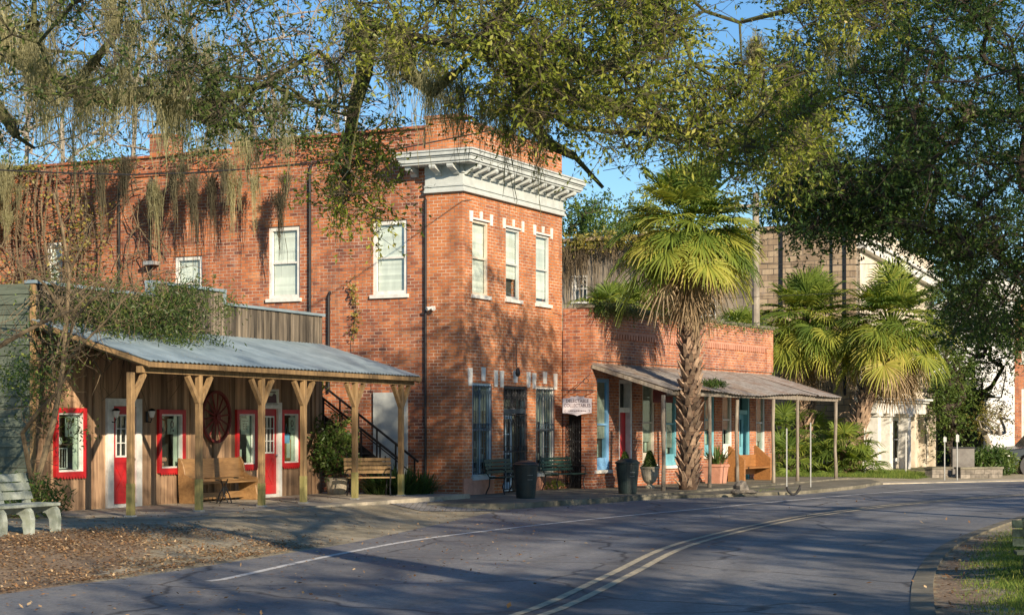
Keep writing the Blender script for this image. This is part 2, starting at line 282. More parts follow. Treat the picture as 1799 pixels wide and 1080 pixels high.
class MB:
    def __init__(s, T=None): s.v = []; s.f = []; s.var = []; s.T = T or Matrix.Identity(4)
    def add(s, vs, fs, var=None):
        b = len(s.v); s.v += [tuple(s.T @ Vector(p)) for p in vs]; s.f += [tuple(b + i for i in f) for f in fs]
        r = random.random() if var is None else var; s.var += [r] * len(fs)
    def box(s, x0, x1, y0, y1, z0, z1, var=None):
        s.add([(x0, y0, z0), (x1, y0, z0), (x1, y1, z0), (x0, y1, z0), (x0, y0, z1), (x1, y0, z1), (x1, y1, z1), (x0, y1, z1)],
              [(3, 2, 1, 0), (4, 5, 6, 7), (0, 1, 5, 4), (1, 2, 6, 5), (2, 3, 7, 6), (3, 0, 4, 7)], var); return s
    def beam(s, a, b, w, h=None, var=None, up=(0, 0, 1)):
        h = h or w; a = Vector(a); b = Vector(b); d = (b - a).normalized(); u = Vector(up)
        if abs(d.dot(u)) > .95: u = Vector((0, 1, 0))
        r = d.cross(u).normalized() * w / 2; u = r.cross(d).normalized() * h / 2
        p = [a - r - u, a + r - u, a + r + u, a - r + u, b - r - u, b + r - u, b + r + u, b - r + u]
        s.add([tuple(q) for q in p], [(0, 1, 2, 3), (7, 6, 5, 4), (0, 4, 5, 1), (1, 5, 6, 2), (2, 6, 7, 3), (3, 7, 4, 0)], var); return s
    def tube(s, pts, rad, n=6, var=None, cap=True):
        pts = [Vector(p) for p in pts]; k = len(pts)
        if not hasattr(rad, '__len__'): rad = [rad] * k
        vs = []; prev = None
        for i, p in enumerate(pts):
            d = (pts[min(i + 1, k - 1)] - pts[max(i - 1, 0)])
            if d.length < 1e-6: d = Vector((0, 0, 1))
            d.normalize()
            if prev is None:
                u = Vector((0, 0, 1)) if abs(d.z) < .9 else Vector((1, 0, 0))
                a = d.cross(u).normalized()
            else: a = (prev - d * prev.dot(d)).normalized()
            prev = a; b = d.cross(a)
            for j in range(n):
                t = 2 * math.pi * j / n; vs.append(tuple(p + (a * math.cos(t) + b * math.sin(t)) * rad[i]))
        fs = [(i * n + j, i * n + (j + 1) % n, (i + 1) * n + (j + 1) % n, (i + 1) * n + j) for i in range(k - 1) for j in range(n)]
        if cap: fs += [tuple(range(n))[::-1], tuple((k - 1) * n + j for j in range(n))]
        s.add(vs, fs, var); return s
    def lathe(s, prof, n=20, c=(0, 0, 0), var=None):
        vs = [(c[0] + r * math.cos(2 * math.pi * j / n), c[1] + r * math.sin(2 * math.pi * j / n), c[2] + z) for r, z in prof for j in range(n)]
        k = len(prof); fs = [(i * n + j, i * n + (j + 1) % n, (i + 1) * n + (j + 1) % n, (i + 1) * n + j) for i in range(k - 1) for j in range(n)]
        fs += [tuple(range(n))[::-1], tuple((k - 1) * n + j for j in range(n))]; s.add(vs, fs, var); return s
    def prism(s, poly, y0, y1, var=None):      # polygon in x,z extruded along y
        n = len(poly); vs = [(x, y0, z) for x, z in poly] + [(x, y1, z) for x, z in poly]
        s.add(vs, [tuple(range(n)), tuple(range(2 * n - 1, n - 1, -1))] + [(i, i + n, (i + 1) % n + n, (i + 1) % n) for i in range(n)], var); return s
    def slab(s, poly, z0, z1, var=None):       # polygon in x,y extruded along z
        n = len(poly); vs = [(x, y, z0) for x, y in poly] + [(x, y, z1) for x, y in poly]
        s.add(vs, [tuple(range(n))[::-1], tuple(range(n, 2 * n))] + [(i, (i + 1) % n, (i + 1) % n + n, i + n) for i in range(n)], var); return s
    def wall(s, x0, x1, z0, z1, y0, y1, ops=()):
        """wall slab with rectangular openings: one closed grid, no doubled faces"""
        xs = sorted({x0, x1} | {min(max(v, x0), x1) for o in ops for v in o[:2]}); zs = sorted({z0, z1} | {min(max(v, z0), z1) for o in ops for v in o[2:4]})
        nx, nz = len(xs) - 1, len(zs) - 1
        sol = [[not any(o[0] <= (xs[i] + xs[i + 1]) / 2 <= o[1] and o[2] <= (zs[j] + zs[j + 1]) / 2 <= o[3] for o in ops) for j in range(nz)] for i in range(nx)]
        S = lambda i, j: 0 <= i < nx and 0 <= j < nz and sol[i][j]
        for i in range(nx):
            for j in range(nz):
                if not S(i, j): continue
                a, b, c, d = xs[i], xs[i + 1], zs[j], zs[j + 1]; q = []
                q.append([(a, y0, c), (b, y0, c), (b, y0, d), (a, y0, d)]); q.append([(a, y1, d), (b, y1, d), (b, y1, c), (a, y1, c)])
                if not S(i - 1, j): q.append([(a, y0, c), (a, y0, d), (a, y1, d), (a, y1, c)])
                if not S(i + 1, j): q.append([(b, y0, c), (b, y1, c), (b, y1, d), (b, y0, d)])
                if not S(i, j - 1): q.append([(a, y0, c), (a, y1, c), (b, y1, c), (b, y0, c)])
                if not S(i, j + 1): q.append([(a, y0, d), (b, y0, d), (b, y1, d), (a, y1, d)])
                for p in q: s.add(p, [(0, 1, 2, 3)], .5)
        return s
    def build(s, name, mat, parent=None, smooth=False, bevel=0):
        me = bpy.data.meshes.new(name); me.from_pydata(s.v, [], s.f)
        uv = me.uv_layers.new(name='UVMap'); n = len(me.loops)
        V = np.array(s.v, dtype=np.float32).reshape(-1, 3); li = np.empty(n, np.int32); me.loops.foreach_get('vertex_index', li)
        P = len(me.polygons); nr = np.empty(P * 3, np.float32); me.polygons.foreach_get('normal', nr); nr = np.abs(nr.reshape(-1, 3))
        lt = np.empty(P, np.int32); me.polygons.foreach_get('loop_total', lt); ln = np.repeat(nr, lt, axis=0); co = V[li]
        ax = ln.argmax(1); u = np.where(ax == 0, co[:, 1], co[:, 0]); v = np.where(ax == 2, co[:, 1], co[:, 2])
        uv.data.foreach_set('uv', np.stack([u, v], 1).astype(np.float32).ravel())
        at = me.attributes.new('var', 'FLOAT', 'FACE'); at.data.foreach_set('value', np.array(s.var, np.float32))
        if smooth: me.polygons.foreach_set('use_smooth', [True] * P)
        me.materials.append(mat if not isinstance(mat, str) else M[mat]); me.update()
        o = bpy.data.objects.new(name, me); COL.objects.link(o)
        if parent: o.parent = parent
        if bevel:
            bm = o.modifiers.new('bevel', 'BEVEL'); bm.width = bevel; bm.segments = 1; bm.limit_method = 'ANGLE'; bm.angle_limit = R(40)
        return o

def quadmesh(name, V, var, mat, parent=None, k=4):
    """V: (N,k,3) array of separate polygons, var: (N,)"""
    N = len(V); me = bpy.data.meshes.new(name)
    me.vertices.add(N * k); me.vertices.foreach_set('co', V.astype(np.float32).ravel())
    me.loops.add(N * k); me.loops.foreach_set('vertex_index', np.arange(N * k, dtype=np.int32))
    me.polygons.add(N); me.polygons.foreach_set('loop_start', np.arange(0, N * k, k, dtype=np.int32))
    me.update(calc_edges=True)
    at = me.attributes.new('var', 'FLOAT', 'FACE'); at.data.foreach_set('value', var.astype(np.float32))
    me.materials.append(M[mat] if isinstance(mat, str) else mat)
    o = bpy.data.objects.new(name, me); COL.objects.link(o)
    if parent: o.parent = parent
    return o
def unit(a): return a / np.maximum(np.linalg.norm(a, axis=-1, keepdims=True), 1e-9)
def leaves(P, L, W, var=None, droop=0.0, flat=0.0, rng=RNG):
    """rhombic leaves at points P"""
    N = len(P); d = unit(rng.normal(size=(N, 3)) + np.array([0, 0, -droop])); q = rng.normal(size=(N, 3)); 
    if flat: q = q * (1 - flat) + np.array([0, 0, 1]) * flat * 2
    s = unit(np.cross(d, q)); l = L * rng.uniform(.6, 1.25, (N, 1)); w_ = W * rng.uniform(.7, 1.2, (N, 1)); nn = np.cross(d, s)
    a = P; b = P + d * l * .5 + s * w_ / 2 + nn * w_ * .12; c = P + d * l; e = P + d * l * .5 - s * w_ / 2 + nn * w_ * .12
    return np.stack([a, b, c, e], 1)

class Fr:
    """a vertical wall plane: local x along it, local y into the building"""
    def __init__(s, ox, oy, dx, dy, z=0):
        l = math.hypot(dx, dy); s.o = (ox, oy); s.d = (dx / l, dy / l); s.z0 = z
    def ux(s, x, w=0):
        r = (x - CX) / FPX; ox = s.o[0] + s.d[1] * w; oy = s.o[1] - s.d[0] * w
        return (r * oy - ox) / (s.d[0] - r * s.d[1])
    def z(s, u, y, w=0):
        Y = s.o[1] - s.d[0] * w + s.d[1] * u
        return CAMZ + (HY - y) / FPX * Y - s.z0
    def rect(s, x0, x1, y0, y1, w=0):
        a, b = s.ux(x0, w), s.ux(x1, w); m = (a + b) / 2
        return [a, b, s.z(m, y1, w), s.z(m, y0, w)]
    def at(s, u, w=0): return (s.o[0] + s.d[0] * u + s.d[1] * w, s.o[1] + s.d[1] * u - s.d[0] * w)
    def empty(s, name, *a, **k): return empty(name, (s.o[0], s.o[1], s.z0), math.atan2(s.d[1], s.d[0]), *a, **k)
def pix(x, y, Y): return (((x - CX) / FPX) * Y, Y, CAMZ + (HY - y) / FPX * Y)
def gpt(x, y, z=0):
    Y = FPX * (CAMZ - z) / (y - HY); return ((x - CX) / FPX * Y, Y, z)
# ---------------------------------------------------------------- ground, road
LEFT = [(-30, -40), (-16, -10), (-12, 5), (-7.5, 14), (-5.6, 19.4), (-4.55, 21.8), (-3.4, 25.3), (-2.6, 27.8), (-1.6, 32.4), (-.35, 38.4), (.06, 39.6), (2.2, 42.6), (3.7, 45.1), (5.7, 46.4), (8.0, 48.4), (10.5, 53), (12.2, 56.8), (20, 61.5), (36, 66), (90, 75)]
RIGHT = [(-14, -40), (-8, -12), (-3.6, -1), (.4, 7), (2.9, 13.2), (3.95, 17.6), (4.95, 21.8), (6.4, 26.7), (8.4, 31.8), (10.9, 37.2), (15, 44), (24, 52), (40, 58), (92, 66)]
CENT = [(-22, -40), (-12, -11), (-7.8, 2), (-3.8, 9.5), (-1.4, 13.6), (.16, 17.2), (1.3, 21.8), (2.62, 27.4), (4.75, 33.3), (6.5, 37.2), (9.4, 42.2), (14, 48), (22, 55), (38, 61), (90, 70)]
EDGE = [(-3.6, 21.0), (-3.45, 21.3), (-2.46, 25.6), (-1.18, 29.6), (1.72, 35.4), (4.4, 39.9), (7.2, 44.6), (10.3, 49.3), (14, 53.5), (22, 58.6), (36, 63)]
def smooth_line(p, n=8):
    out = []
    for i in range(len(p) - 1):
        p0 = np.array(p[max(i - 1, 0)], float); p1 = np.array(p[i], float); p2 = np.array(p[i + 1], float); p3 = np.array(p[min(i + 2, len(p) - 1)], float)
        for t in np.linspace(0, 1, n, endpoint=False):
            out.append(.5 * (2 * p1 + (p2 - p0) * t + (2 * p0 - 5 * p1 + 4 * p2 - p3) * t * t + (3 * p1 - p0 - 3 * p2 + p3) * t ** 3))
    out.append(np.array(p[-1], float)); return np.array(out)
LS, RS, CS, ES = LEFT, RIGHT, smooth_line(CENT), smooth_line(EDGE)
LS = smooth_line(LEFT, 4); RS = smooth_line(RIGHT, 4)
def sdist(x, y, line):
    """signed distance, positive to the left of the line"""
    best = np.full(x.shape, 1e9); sg = np.ones(x.shape)
    for i in range(len(line) - 1):
        a = line[i]; d = line[i + 1] - a; L2 = (d * d).sum()
        t = np.clip(((x - a[0]) * d[0] + (y - a[1]) * d[1]) / L2, 0, 1)
        px, py = x - a[0] - t * d[0], y - a[1] - t * d[1]; q = np.hypot(px, py)
        c = d[0] * py - d[1] * px; m = q < best; best = np.where(m, q, best); sg = np.where(m, np.where(c >= 0, 1., -1.), sg)
    return best * sg
def ss(t): t = np.clip(t, 0, 1); return t * t * (3 - 2 * t)
RZ = -.13
def hgt(x, y):
    x = np.asarray(x, float); y = np.asarray(y, float)
    dl = sdist(x, y, LS); dr = -sdist(x, y, RS)
    p = (x + 1.24) * .446 + (y - 44.1) * .895
    tgt = .1 + (-.02 - .1) * ss((p + 3.2) / 3)
    up = ss((dl - .2) / 3.6); und = .02 * np.sin(x * .9 + y * .37) * np.sin(y * .61 - x * .3) * ss((dl - 1) / 3) * (1 - ss((18 - np.abs(x + 5) - np.abs(y - 36)) / 4))
    z = RZ + (tgt - RZ) * up + und * .5
    z = np.where(dr > 0, RZ + .06 * ss((dr - .35) / 1.2), z)
    return z
def hz(x, y): return float(hgt(np.array([x]), np.array([y]))[0])
gx = np.concatenate([[-900, -400, -200, -100, -60, -40], np.arange(-30, 40, .45), [42, 50, 60, 80, 120, 250, 500, 900]])
gy = np.concatenate([[-600, -250, -100, -50, -30], np.arange(-20, 90, .5), [92, 100, 115, 140, 180, 260, 500, 1200]])
X, Y = np.meshgrid(gx, gy); Z = hgt(X, Y)
nx_, ny_ = len(gx), len(gy)
me = bpy.data.meshes.new('ground')
idx = np.arange(nx_ * ny_).reshape(ny_, nx_)
F = np.stack([idx[:-1, :-1], idx[:-1, 1:], idx[1:, 1:], idx[1:, :-1]], -1).reshape(-1, 4)
me.vertices.add(nx_ * ny_); me.vertices.foreach_set('co', np.stack([X, Y, Z], -1).astype(np.float32).ravel())
me.loops.add(F.size); me.loops.foreach_set('vertex_index', F.astype(np.int32).ravel())
me.polygons.add(len(F)); me.polygons.foreach_set('loop_start', np.arange(0, F.size, 4, dtype=np.int32)); me.update(calc_edges=True)
me.polygons.foreach_set('use_smooth', [True] * len(F))
DL = sdist(X, Y, LS); DR = -sdist(X, Y, RS)
# leaf litter patch on the left verge, grass right island and behind
litter = ss((-3.6 - X) / 2.6) * ss((28.5 - Y - .15 * X) / 4.0)
litter = np.maximum(litter, .75 * (1 - ss(np.abs(DR - .5) / 1.2)) * (DR > 0) * (Y < 30))
grass = np.where(DR > .9, .85, 0) + np.where((X > 9) & (Y > 61.2) & (X < 14) & (Y < 75), .9, 0) + np.where((X < -12) | (Y > 66) & (X > 16), .7, 0)
zone = np.zeros((ny_, nx_, 4), np.float32); zone[..., 0] = litter * .75; zone[..., 1] = np.clip(grass, 0, 1) * .75; zone[..., 3] = 1
ca = me.attributes.new('zone', 'FLOAT_COLOR', 'POINT'); ca.data.foreach_set('color', zone.ravel())
me.materials.append(M['ground']); go = bpy.data.objects.new('ground', me); COL.objects.link(go); go['kind'] = 'structure'

def strip(name, A, B, z, mat, kind='structure'):
    n = min(len(A), len(B)); mb = MB()
    vs = [(A[i][0], A[i][1], z) for i in range(n)] + [(B[i][0], B[i][1], z) for i in range(n)]
    mb.add(vs, [(i, n + i, n + i + 1, i + 1) for i in range(n - 1)], .5); o = mb.build(name, mat); o['kind'] = kind; return o
def resamp(line, n):
    d = np.r_[0, np.cumsum(np.hypot(*np.diff(line, axis=0).T))]; t = np.linspace(0, d[-1], n)
    return np.stack([np.interp(t, d, line[:, 0]), np.interp(t, d, line[:, 1])], 1)
def offs(line, o):
    d = np.gradient(line, axis=0); d /= np.hypot(d[:, 0], d[:, 1])[:, None]
    return line + np.stack([-d[:, 1], d[:, 0]], 1) * o
# road sheet: triangulated between the two edges
from mathutils.geometry import tessellate_polygon
poly = [Vector((p[0], p[1], 0)) for p in RS] + [Vector((p[0], p[1], 0)) for p in LS[::-1]]
nA, nB = 170, 26; La, Ra = resamp(LS, nA), resamp(RS, nA); mb = MB()
mb.add([(La[i][0] + (Ra[i][0] - La[i][0]) * j / nB, La[i][1] + (Ra[i][1] - La[i][1]) * j / nB, RZ + .005) for i in range(nA) for j in range(nB + 1)], [(i * (nB + 1) + j, i * (nB + 1) + j + 1, (i + 1) * (nB + 1) + j + 1, (i + 1) * (nB + 1) + j) for i in range(nA - 1) for j in range(nB)], .5)
o = mb.build('road', 'asphalt'); o['kind'] = 'structure'
me = o.data; vv = np.empty(len(me.vertices) * 3, np.float32); me.vertices.foreach_get('co', vv); vv = vv.reshape(-1, 3)
me.attributes.new('lane', 'FLOAT', 'POINT').data.foreach_set('value', sdist(vv[:, 0].astype(float), vv[:, 1].astype(float), CS).astype(np.float32))
c1 = resamp(CS, 160)
mk = MB()
def mline(mb, L, wd, z):
    A, B = offs(L, wd / 2), offs(L, -wd / 2); n = len(L)
    mb.add([(p[0], p[1], z) for p in A] + [(p[0], p[1], z) for p in B], [(i, n + i, n + i + 1, i + 1) for i in range(n - 1)], .5)
mline(mk, offs(c1, .13), .105, RZ + .010); mline(mk, offs(c1, -.13), .105, RZ + .010)
o = mk.build('centre_line', 'paint_yellow'); o['kind'] = 'structure'
mk = MB(); e1 = resamp(ES, 120); mline(mk, e1, .12, RZ + .010); o = mk.build('edge_line', 'paint_white'); o['kind'] = 'structure'
# concrete gutter along the right island
rr = resamp(RS, 150); mb = MB()
A, B = offs(rr, .02), offs(rr, -.24); n = len(rr)
vs = [(p[0], p[1], RZ - .05) for p in A] + [(p[0], p[1], RZ + .015) for p in offs(rr, 0)] + [(p[0], p[1], RZ + .035) for p in B] + [(p[0], p[1], RZ - .05) for p in B]
mb.add(vs, [(k * n + i, (k + 1) * n + i, (k + 1) * n + i + 1, k * n + i + 1) for k in range(3) for i in range(n - 1)], .5)
o = mb.build('gutter_kerb', 'kerb'); o['kind'] = 'structure'
# sidewalk slab and tree verge
SW = [(-1.9, 39.7), (-1.0, 39.5), (.06, 39.65), (2.2, 42.65), (4.25, 46.2), (6.55, 50.6), (9.6, 56.4), (11.6, 60.3), (9.6, 61.6), (8.2, 61.4), (1.3, 50.4), (-1.9, 44.3)]
mb = MB(); mb.slab(SW, -.4, 0, .5); o = mb.build('sidewalk', 'kerb'); o['kind'] = 'structure'
VG = [(2.9, 43.9), (3.85, 45.1), (5.7, 46.5), (7.9, 48.5), (9.3, 51.0), (10.4, 53.2), (11.8, 56.6), (12.0, 59.8), (9, 57), (4, 47)]
mb = MB(); mb.slab(VG, -.4, -.045, .5); o = mb.build('tree_verge', 'kerb'); o['kind'] = 'structure'
# concrete floor under the porch and pale side street apron
SHF = Fr(-8.71, 33.3, .399, .917, .1)
mb = MB(); mb.slab([SHF.at(-1.0, 3.2), SHF.at(11.5, 3.4), SHF.at(11.5, -2.0), SHF.at(-1.0, -.5)], -.3, .104, .5); o = mb.build('porch_floor', 'concrete'); o['kind'] = 'structure'
mb = MB(); mb.slab([(11.9, 56.9), (20, 61.6), (36, 66.2), (60, 72), (60, 80), (30, 69.5), (14.0, 66.5), (10.6, 62)], -.4, -.10, .5); o = mb.build('side_street_apron', 'concrete'); o['kind'] = 'structure'
mb = MB(); A_, B_, C_, D_ = [np.array(p) for p in ((-1.9, 37.4), (-.3, 38.9), (-1.75, 41.2), (-3.3, 39.9))]; n_ = 12
pp = [(1 - i / n_) * ((1 - j / n_) * A_ + j / n_ * B_) + i / n_ * ((1 - j / n_) * D_ + j / n_ * C_) for i in range(n_ + 1) for j in range(n_ + 1)]
mb.add([(p[0], p[1], hz(p[0], p[1]) + .012) for p in pp], [(i * (n_ + 1) + j, i * (n_ + 1) + j + 1, (i + 1) * (n_ + 1) + j + 1, (i + 1) * (n_ + 1) + j) for i in range(n_) for j in range(n_)], .5); o = mb.build('cobble_apron', 'cobble'); o['kind'] = 'structure'

# ---------------------------------------------------------------- brick corner building
BF = Fr(-1.24, 44.1, .446, .895, 0)
br = BF.empty('brick_building', 'two storey red brick corner building with a pale grey bracketed cornice', 'building')
SIDE = Matrix(((0, 1, 0, 0), (-1, 0, 0, 0), (0, 0, 1, 0), (0, 0, 0, 1)))   # x along the side wall (negative to the left), y inward
SF = Fr(-1.24, 44.1, .895, -.446, 0)          # pixel helper for the side wall
FW = 5.9; PIL = 1.04; TOPZ = 9.32
fo = [BF.rect(830, 864.5, 673, 836), BF.rect(885, 927.5, 678, 866), BF.rect(942, 974.5, 679.5, 830)]
fo[1][2] = 0.0
fu = [BF.rect(830, 858.5, 388, 519), BF.rect(889, 914, 402, 526), BF.rect(942, 966, 413, 534)]
side_ops = [SF.rect(653, 713, 387, 517), SF.rect(470, 524.5, 398, 524), SF.rect(305, 353, 450, 545), SF.rect(80, 107, 425, 500)]
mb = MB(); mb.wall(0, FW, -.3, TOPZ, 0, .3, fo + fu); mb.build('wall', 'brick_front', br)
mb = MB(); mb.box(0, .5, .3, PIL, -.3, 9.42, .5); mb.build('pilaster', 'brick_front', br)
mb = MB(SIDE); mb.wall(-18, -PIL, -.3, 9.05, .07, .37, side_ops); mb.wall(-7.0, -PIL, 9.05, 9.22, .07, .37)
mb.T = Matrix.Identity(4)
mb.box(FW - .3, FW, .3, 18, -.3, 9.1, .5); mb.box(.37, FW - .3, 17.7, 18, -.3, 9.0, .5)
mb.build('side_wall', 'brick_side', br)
mb = MB(SIDE)
mb.box(-18.05, -PIL, .02, .07, 8.55, 8.63); mb.box(-18.05, -PIL, -.01, .07, 8.63, 8.70)       # corbel courses under the parapet
mb.build('corbel', 'brick_side', br)
mb = MB(SIDE); mb.box(-7.0, -PIL + .0, -.01, .43, 9.22, 9.28); mb.box(-18.05, -7.03, -.01, .43, 9.05, 9.11)
mb.box(-PIL - .02, .03, -.04, .54, 9.42, 9.50); mb.T = Matrix.Identity(4); mb.box(.56, FW + .03, -.03, .34, TOPZ, TOPZ + .07)
mb.build('coping', 'brick_side', br)
mb = MB(); mb.box(.4, FW - .3, .3, 17.7, 8.3, 8.4); mb.build('roof', 'roofgrey', br)
mb = MB(SIDE); mb.box(-9.75, -9.1, .1, .75, 9.0, 9.62); mb.box(-9.79, -9.06, .06, .79, 9.62, 9.70); mb.build('chimney', 'brick_side', br)
mb = MB(); mb.tube([(.9, 3.9, 8.4), (.9, 3.9, 9.75)], .07, 8); mb.tube([(.9, 3.9, 9.75), (.9, 3.9, 9.86)], .11, 8); mb.build('vent_pipe', 'white', br)
# recesses behind side windows
# frieze + cornice around front and pilaster
mb = MB()
def wrap(z0, z1, p, ysid=PIL):
    """moulding wrapped round the front and the pilaster, projecting p"""
    mb.slab([(-p, -p), (FW + p * .6, -p), (FW + p * .6, 0), (0, 0), (0, ysid + (p if p > .2 else 0)), (-p, ysid + (p if p > .2 else 0))], z0, z1, .5)
wrap(7.56, 7.62, .10); wrap(7.62, 7.70, .06); wrap(7.70, 7.74, .09); wrap(7.74, 8.02, .035); wrap(8.02, 8.06, .07)
mb.build('frieze', 'greypaint', br)
mb = MB()
wrap(8.22, 8.27, .46); wrap(8.27, 8.37, .50); wrap(8.37, 8.41, .53); wrap(8.41, 8.50, .58); wrap(8.50, 8.54, .61); wrap(8.06, 8.22, .05)
# sloped metal top
mb.add([(-.61, -.61, 8.543), (FW + .36, -.61, 8.543), (FW + .2, -.003, 8.66), (-.003, -.003, 8.66)], [(0, 1, 2, 3)], .5)
mb.add([(-.61, -.61, 8.543), (-.003, -.003, 8.66), (-.003, PIL + .61, 8.66), (-.61, PIL + .61, 8.543)], [(0, 1, 2, 3)], .5)
mb.build('cornice', 'greypaint', br)
def bracket(T):
    b = MB(T); b.prism([(-.055, 0), (.055, 0), (.055, .16), (-.055, .16)], 0, .01)
    b = MB(T)
    pr = [(-.0, -.07), (-.08, -.07), (-.14, -.01), (-.38, .06), (-.41, .10), (-.41, .162), (-.0, .162)]
    vs = [(-.085, y, z) for y, z in pr] + [(.085, y, z) for y, z in pr]; n = len(pr)
    b.add(vs, [tuple(range(n)), tuple(range(2 * n - 1, n - 1, -1))] + [(i, i + n, (i + 1) % n + n, (i + 1) % n) for i in range(n)]); b.build('cornice_bracket', 'greypaint', br)
for i in range(13): bracket(Matrix.Translation((.12 + i * (FW - .2) / 12, -.03, 8.055)))
for t in (.12, .62, 1.35): bracket(SIDE @ Matrix.Translation((-t, -.03 if t < 1.04 else .05, 8.055)))
# white key stones and quoins
def marks(fr, pts, zoff=0):
    for x0, x1, y0, y1 in pts:
        a, c, z0, z1 = fr.rect(x0, x1, y0, y1); m = (a + c) / 2; wd = max(c - a, .12) / 2; b = MB()
        b.prism([(m - wd * .85, z0), (m + wd * .85, z0), (m + wd * 1.1, z1), (m - wd * 1.1, z1)], -.03, -.002, .5); b.build('keystone', 'white', br)
marks(BF, [(822, 829, 646, 677), (845.5, 852, 645, 669), (868, 873.5, 650, 679), (878.5, 884, 651, 680), (902, 908.5, 651, 672), (925.5, 931, 653, 680), (935.5, 941, 655, 682), (954, 960, 653, 674), (973, 978, 656, 684),
    (825, 830, 370, 389), (843, 847, 372, 385), (861, 865, 377, 397), (883.5, 887.5, 383, 401), (900, 903.5, 386, 398), (916.5, 920, 389, 408), (937, 941, 395, 413), (952, 955.5, 398, 409), (967, 970.5, 401, 420)])
for q in fu: b = MB(); b.box(q[0] - .02, q[1] + .02, -.03, -.002, q[3], q[3] + .05, .5); b.build('lintel_band', 'white', br)

def quad(b, x0, x1, y, z0, z1): b.add([(x0, y, z0), (x1, y, z0), (x1, y, z1), (x0, y, z1)], [(0, 1, 2, 3)])
def sash(root, q, T, fw=.07, dep=.1, frame='white', blind='blind', sill=True, half=1.0, glassm='glass', mid=True, name='window', muntin=0, yo=0):
    u0, u1, z0, z1 = q; zm = (z0 + z1) / 2
    b = MB(T)
    b.box(u0, u0 + fw, yo + .0 + .03, yo + dep, z0, z1); b.box(u1 - fw, u1, yo + .03, yo + dep, z0, z1)
    b.box(u0 + fw, u1 - fw, yo + .03, yo + dep, z1 - fw, z1); b.box(u0 + fw, u1 - fw, yo + .03, yo + dep, z0, z0 + fw)
    if mid: b.box(u0 + fw, u1 - fw, yo + .045, yo + dep + .01, zm - .025, zm + .025)
    for k in range(muntin):
        x = u0 + fw + (u1 - u0 - 2 * fw) * (k + 1) / (muntin + 1); b.box(x - .012, x + .012, yo + .06, yo + dep, z0 + fw, z1 - fw)
    f = b.build(name, frame, root)
    b = MB(T); b.add([(u0 + fw, yo + .078, z0 + fw), (u1 - fw, yo + .078, z0 + fw), (u1 - fw, yo + .078, z1 - fw), (u0 + fw, yo + .078, z1 - fw)], [(0, 1, 2, 3)]); b.build('pane', glassm, f)
    if blind:
        b = MB(T); zb = z1 - fw - (z1 - z0 - 2 * fw) * half; nsl = max(int((z1 - zb) / .06), 2)
        for k in range(nsl):
            za = zb + (z1 - fw - zb) * k / nsl; zc = zb + (z1 - fw - zb) * (k + 1) / nsl
            b.add([(u0 + fw, yo + .125, za), (u1 - fw, yo + .125, za), (u1 - fw, yo + .115, zc), (u0 + fw, yo + .115, zc)], [(0, 1, 2, 3)])
        b.build('blind', blind, f)
    b = MB(T); b.box(u0 + .001, u1 - .001, yo + .26, yo + .29, z0 + .001, z1 - .001, .5); b.build('room', 'room', f)
    if sill: b = MB(T); b.box(u0 - .06, u1 + .06, yo - .07, yo + .03, z0 - .09, z0 - .0, .5); b.build('sill', frame if sill is True else sill, f)
    return f
I4 = Matrix.Identity(4)
for k, q in enumerate(fu): sash(br, q, I4, half=(1, .72, .95)[k], sill='white', frame='greypaint' if k else 'stone_pale')
for k, q in enumerate(side_ops):
    f = sash(br, q, SIDE, fw=.1, yo=.07, half=1, muntin=0)
    b = MB(SIDE)                                     # flat soldier arch above each window, slightly proud
    b.box(q[0] - .12, q[1] + .12, .055, .07, q[3] + .01, q[3] + .26, .5); b.build('lintel', 'brick_front', br)
# ground floor barred windows
def bars(b, u0, u1, z0, z1, n, y=-.02, ornate=True):
    for k in range(n + 1):
        x = u0 + (u1 - u0) * k / n; b.tube([(x, y, z0), (x, y, z1)], .011, 5)
    for z in (z0 + .02, z0 + (z1 - z0) * .5, z1 - .02): b.box(u0, u1, y - .01, y + .01, z - .012, z + .012)
    if ornate:
        zm = z0 + (z1 - z0) * .5
        for k in range(n):
            x = u0 + (u1 - u0) * (k + .5) / n; r = (u1 - u0) / n * .42
            pts = [(x + r * math.cos(t) * (.9), y, zm + .09 + r * 1.2 * math.sin(t)) for t in np.linspace(0, 2 * math.pi, 11)]
            b.tube(pts, .008, 4, cap=False)
            b.tube([(x - r, y, z1 - .35), (x, y, z1 - .12), (x + r, y, z1 - .35)], .008, 4)
for k, q in enumerate((fo[0], fo[2])):
    f = sash(br, q, I4, fw=.08, frame='paleblue' if k == 0 else 'white', blind='curtain', half=(.28, .4)[k], sill='greypaint', muntin=1, dep=.14, glassm='glass_shop')
    b = MB(); bars(b, q[0] + .05, q[1] - .05, q[2] + .05, q[3] - .05, 7, -.01); b.build('window_bars', 'iron_blue', f)
    b = MB()
    for z in (.35, .7): b.box(q[0] + .1, q[1] - .1, .16, .24, q[2] + z, q[2] + z + .02)
    for j in range(14): x = random.uniform(q[0] + .12, q[1] - .16); zz = q[2] + random.choice((.09, .37, .72)); b.box(x, x + .05, .17, .22, zz, zz + random.uniform(.06, .2))
    b.build('display_shelf', 'galv', f)
q = fo[1]; zt = BF.z((q[0] + q[1]) / 2, 722)
b = MB(); b.box(q[0], q[0] + .08, .05, .2, 0, q[3]); b.box(q[1] - .08, q[1], .05, .2, 0, q[3]); b.box(q[0] + .08, q[1] - .08, .05, .2, q[3] - .08, q[3]); b.box(q[0] + .08, q[1] - .08, .05, .2, zt - .06, zt + .06)
fdr = b.build('door', 'iron_blue', br)
b = MB(); d0, d1 = q[0] + .08, q[1] - .08; dm = d0 + (d1 - d0) * .56
for x0, x1 in ((d0, d0 + .09), (dm - .09, dm)): b.box(x0, x1, .14, .18, .02, zt - .06)
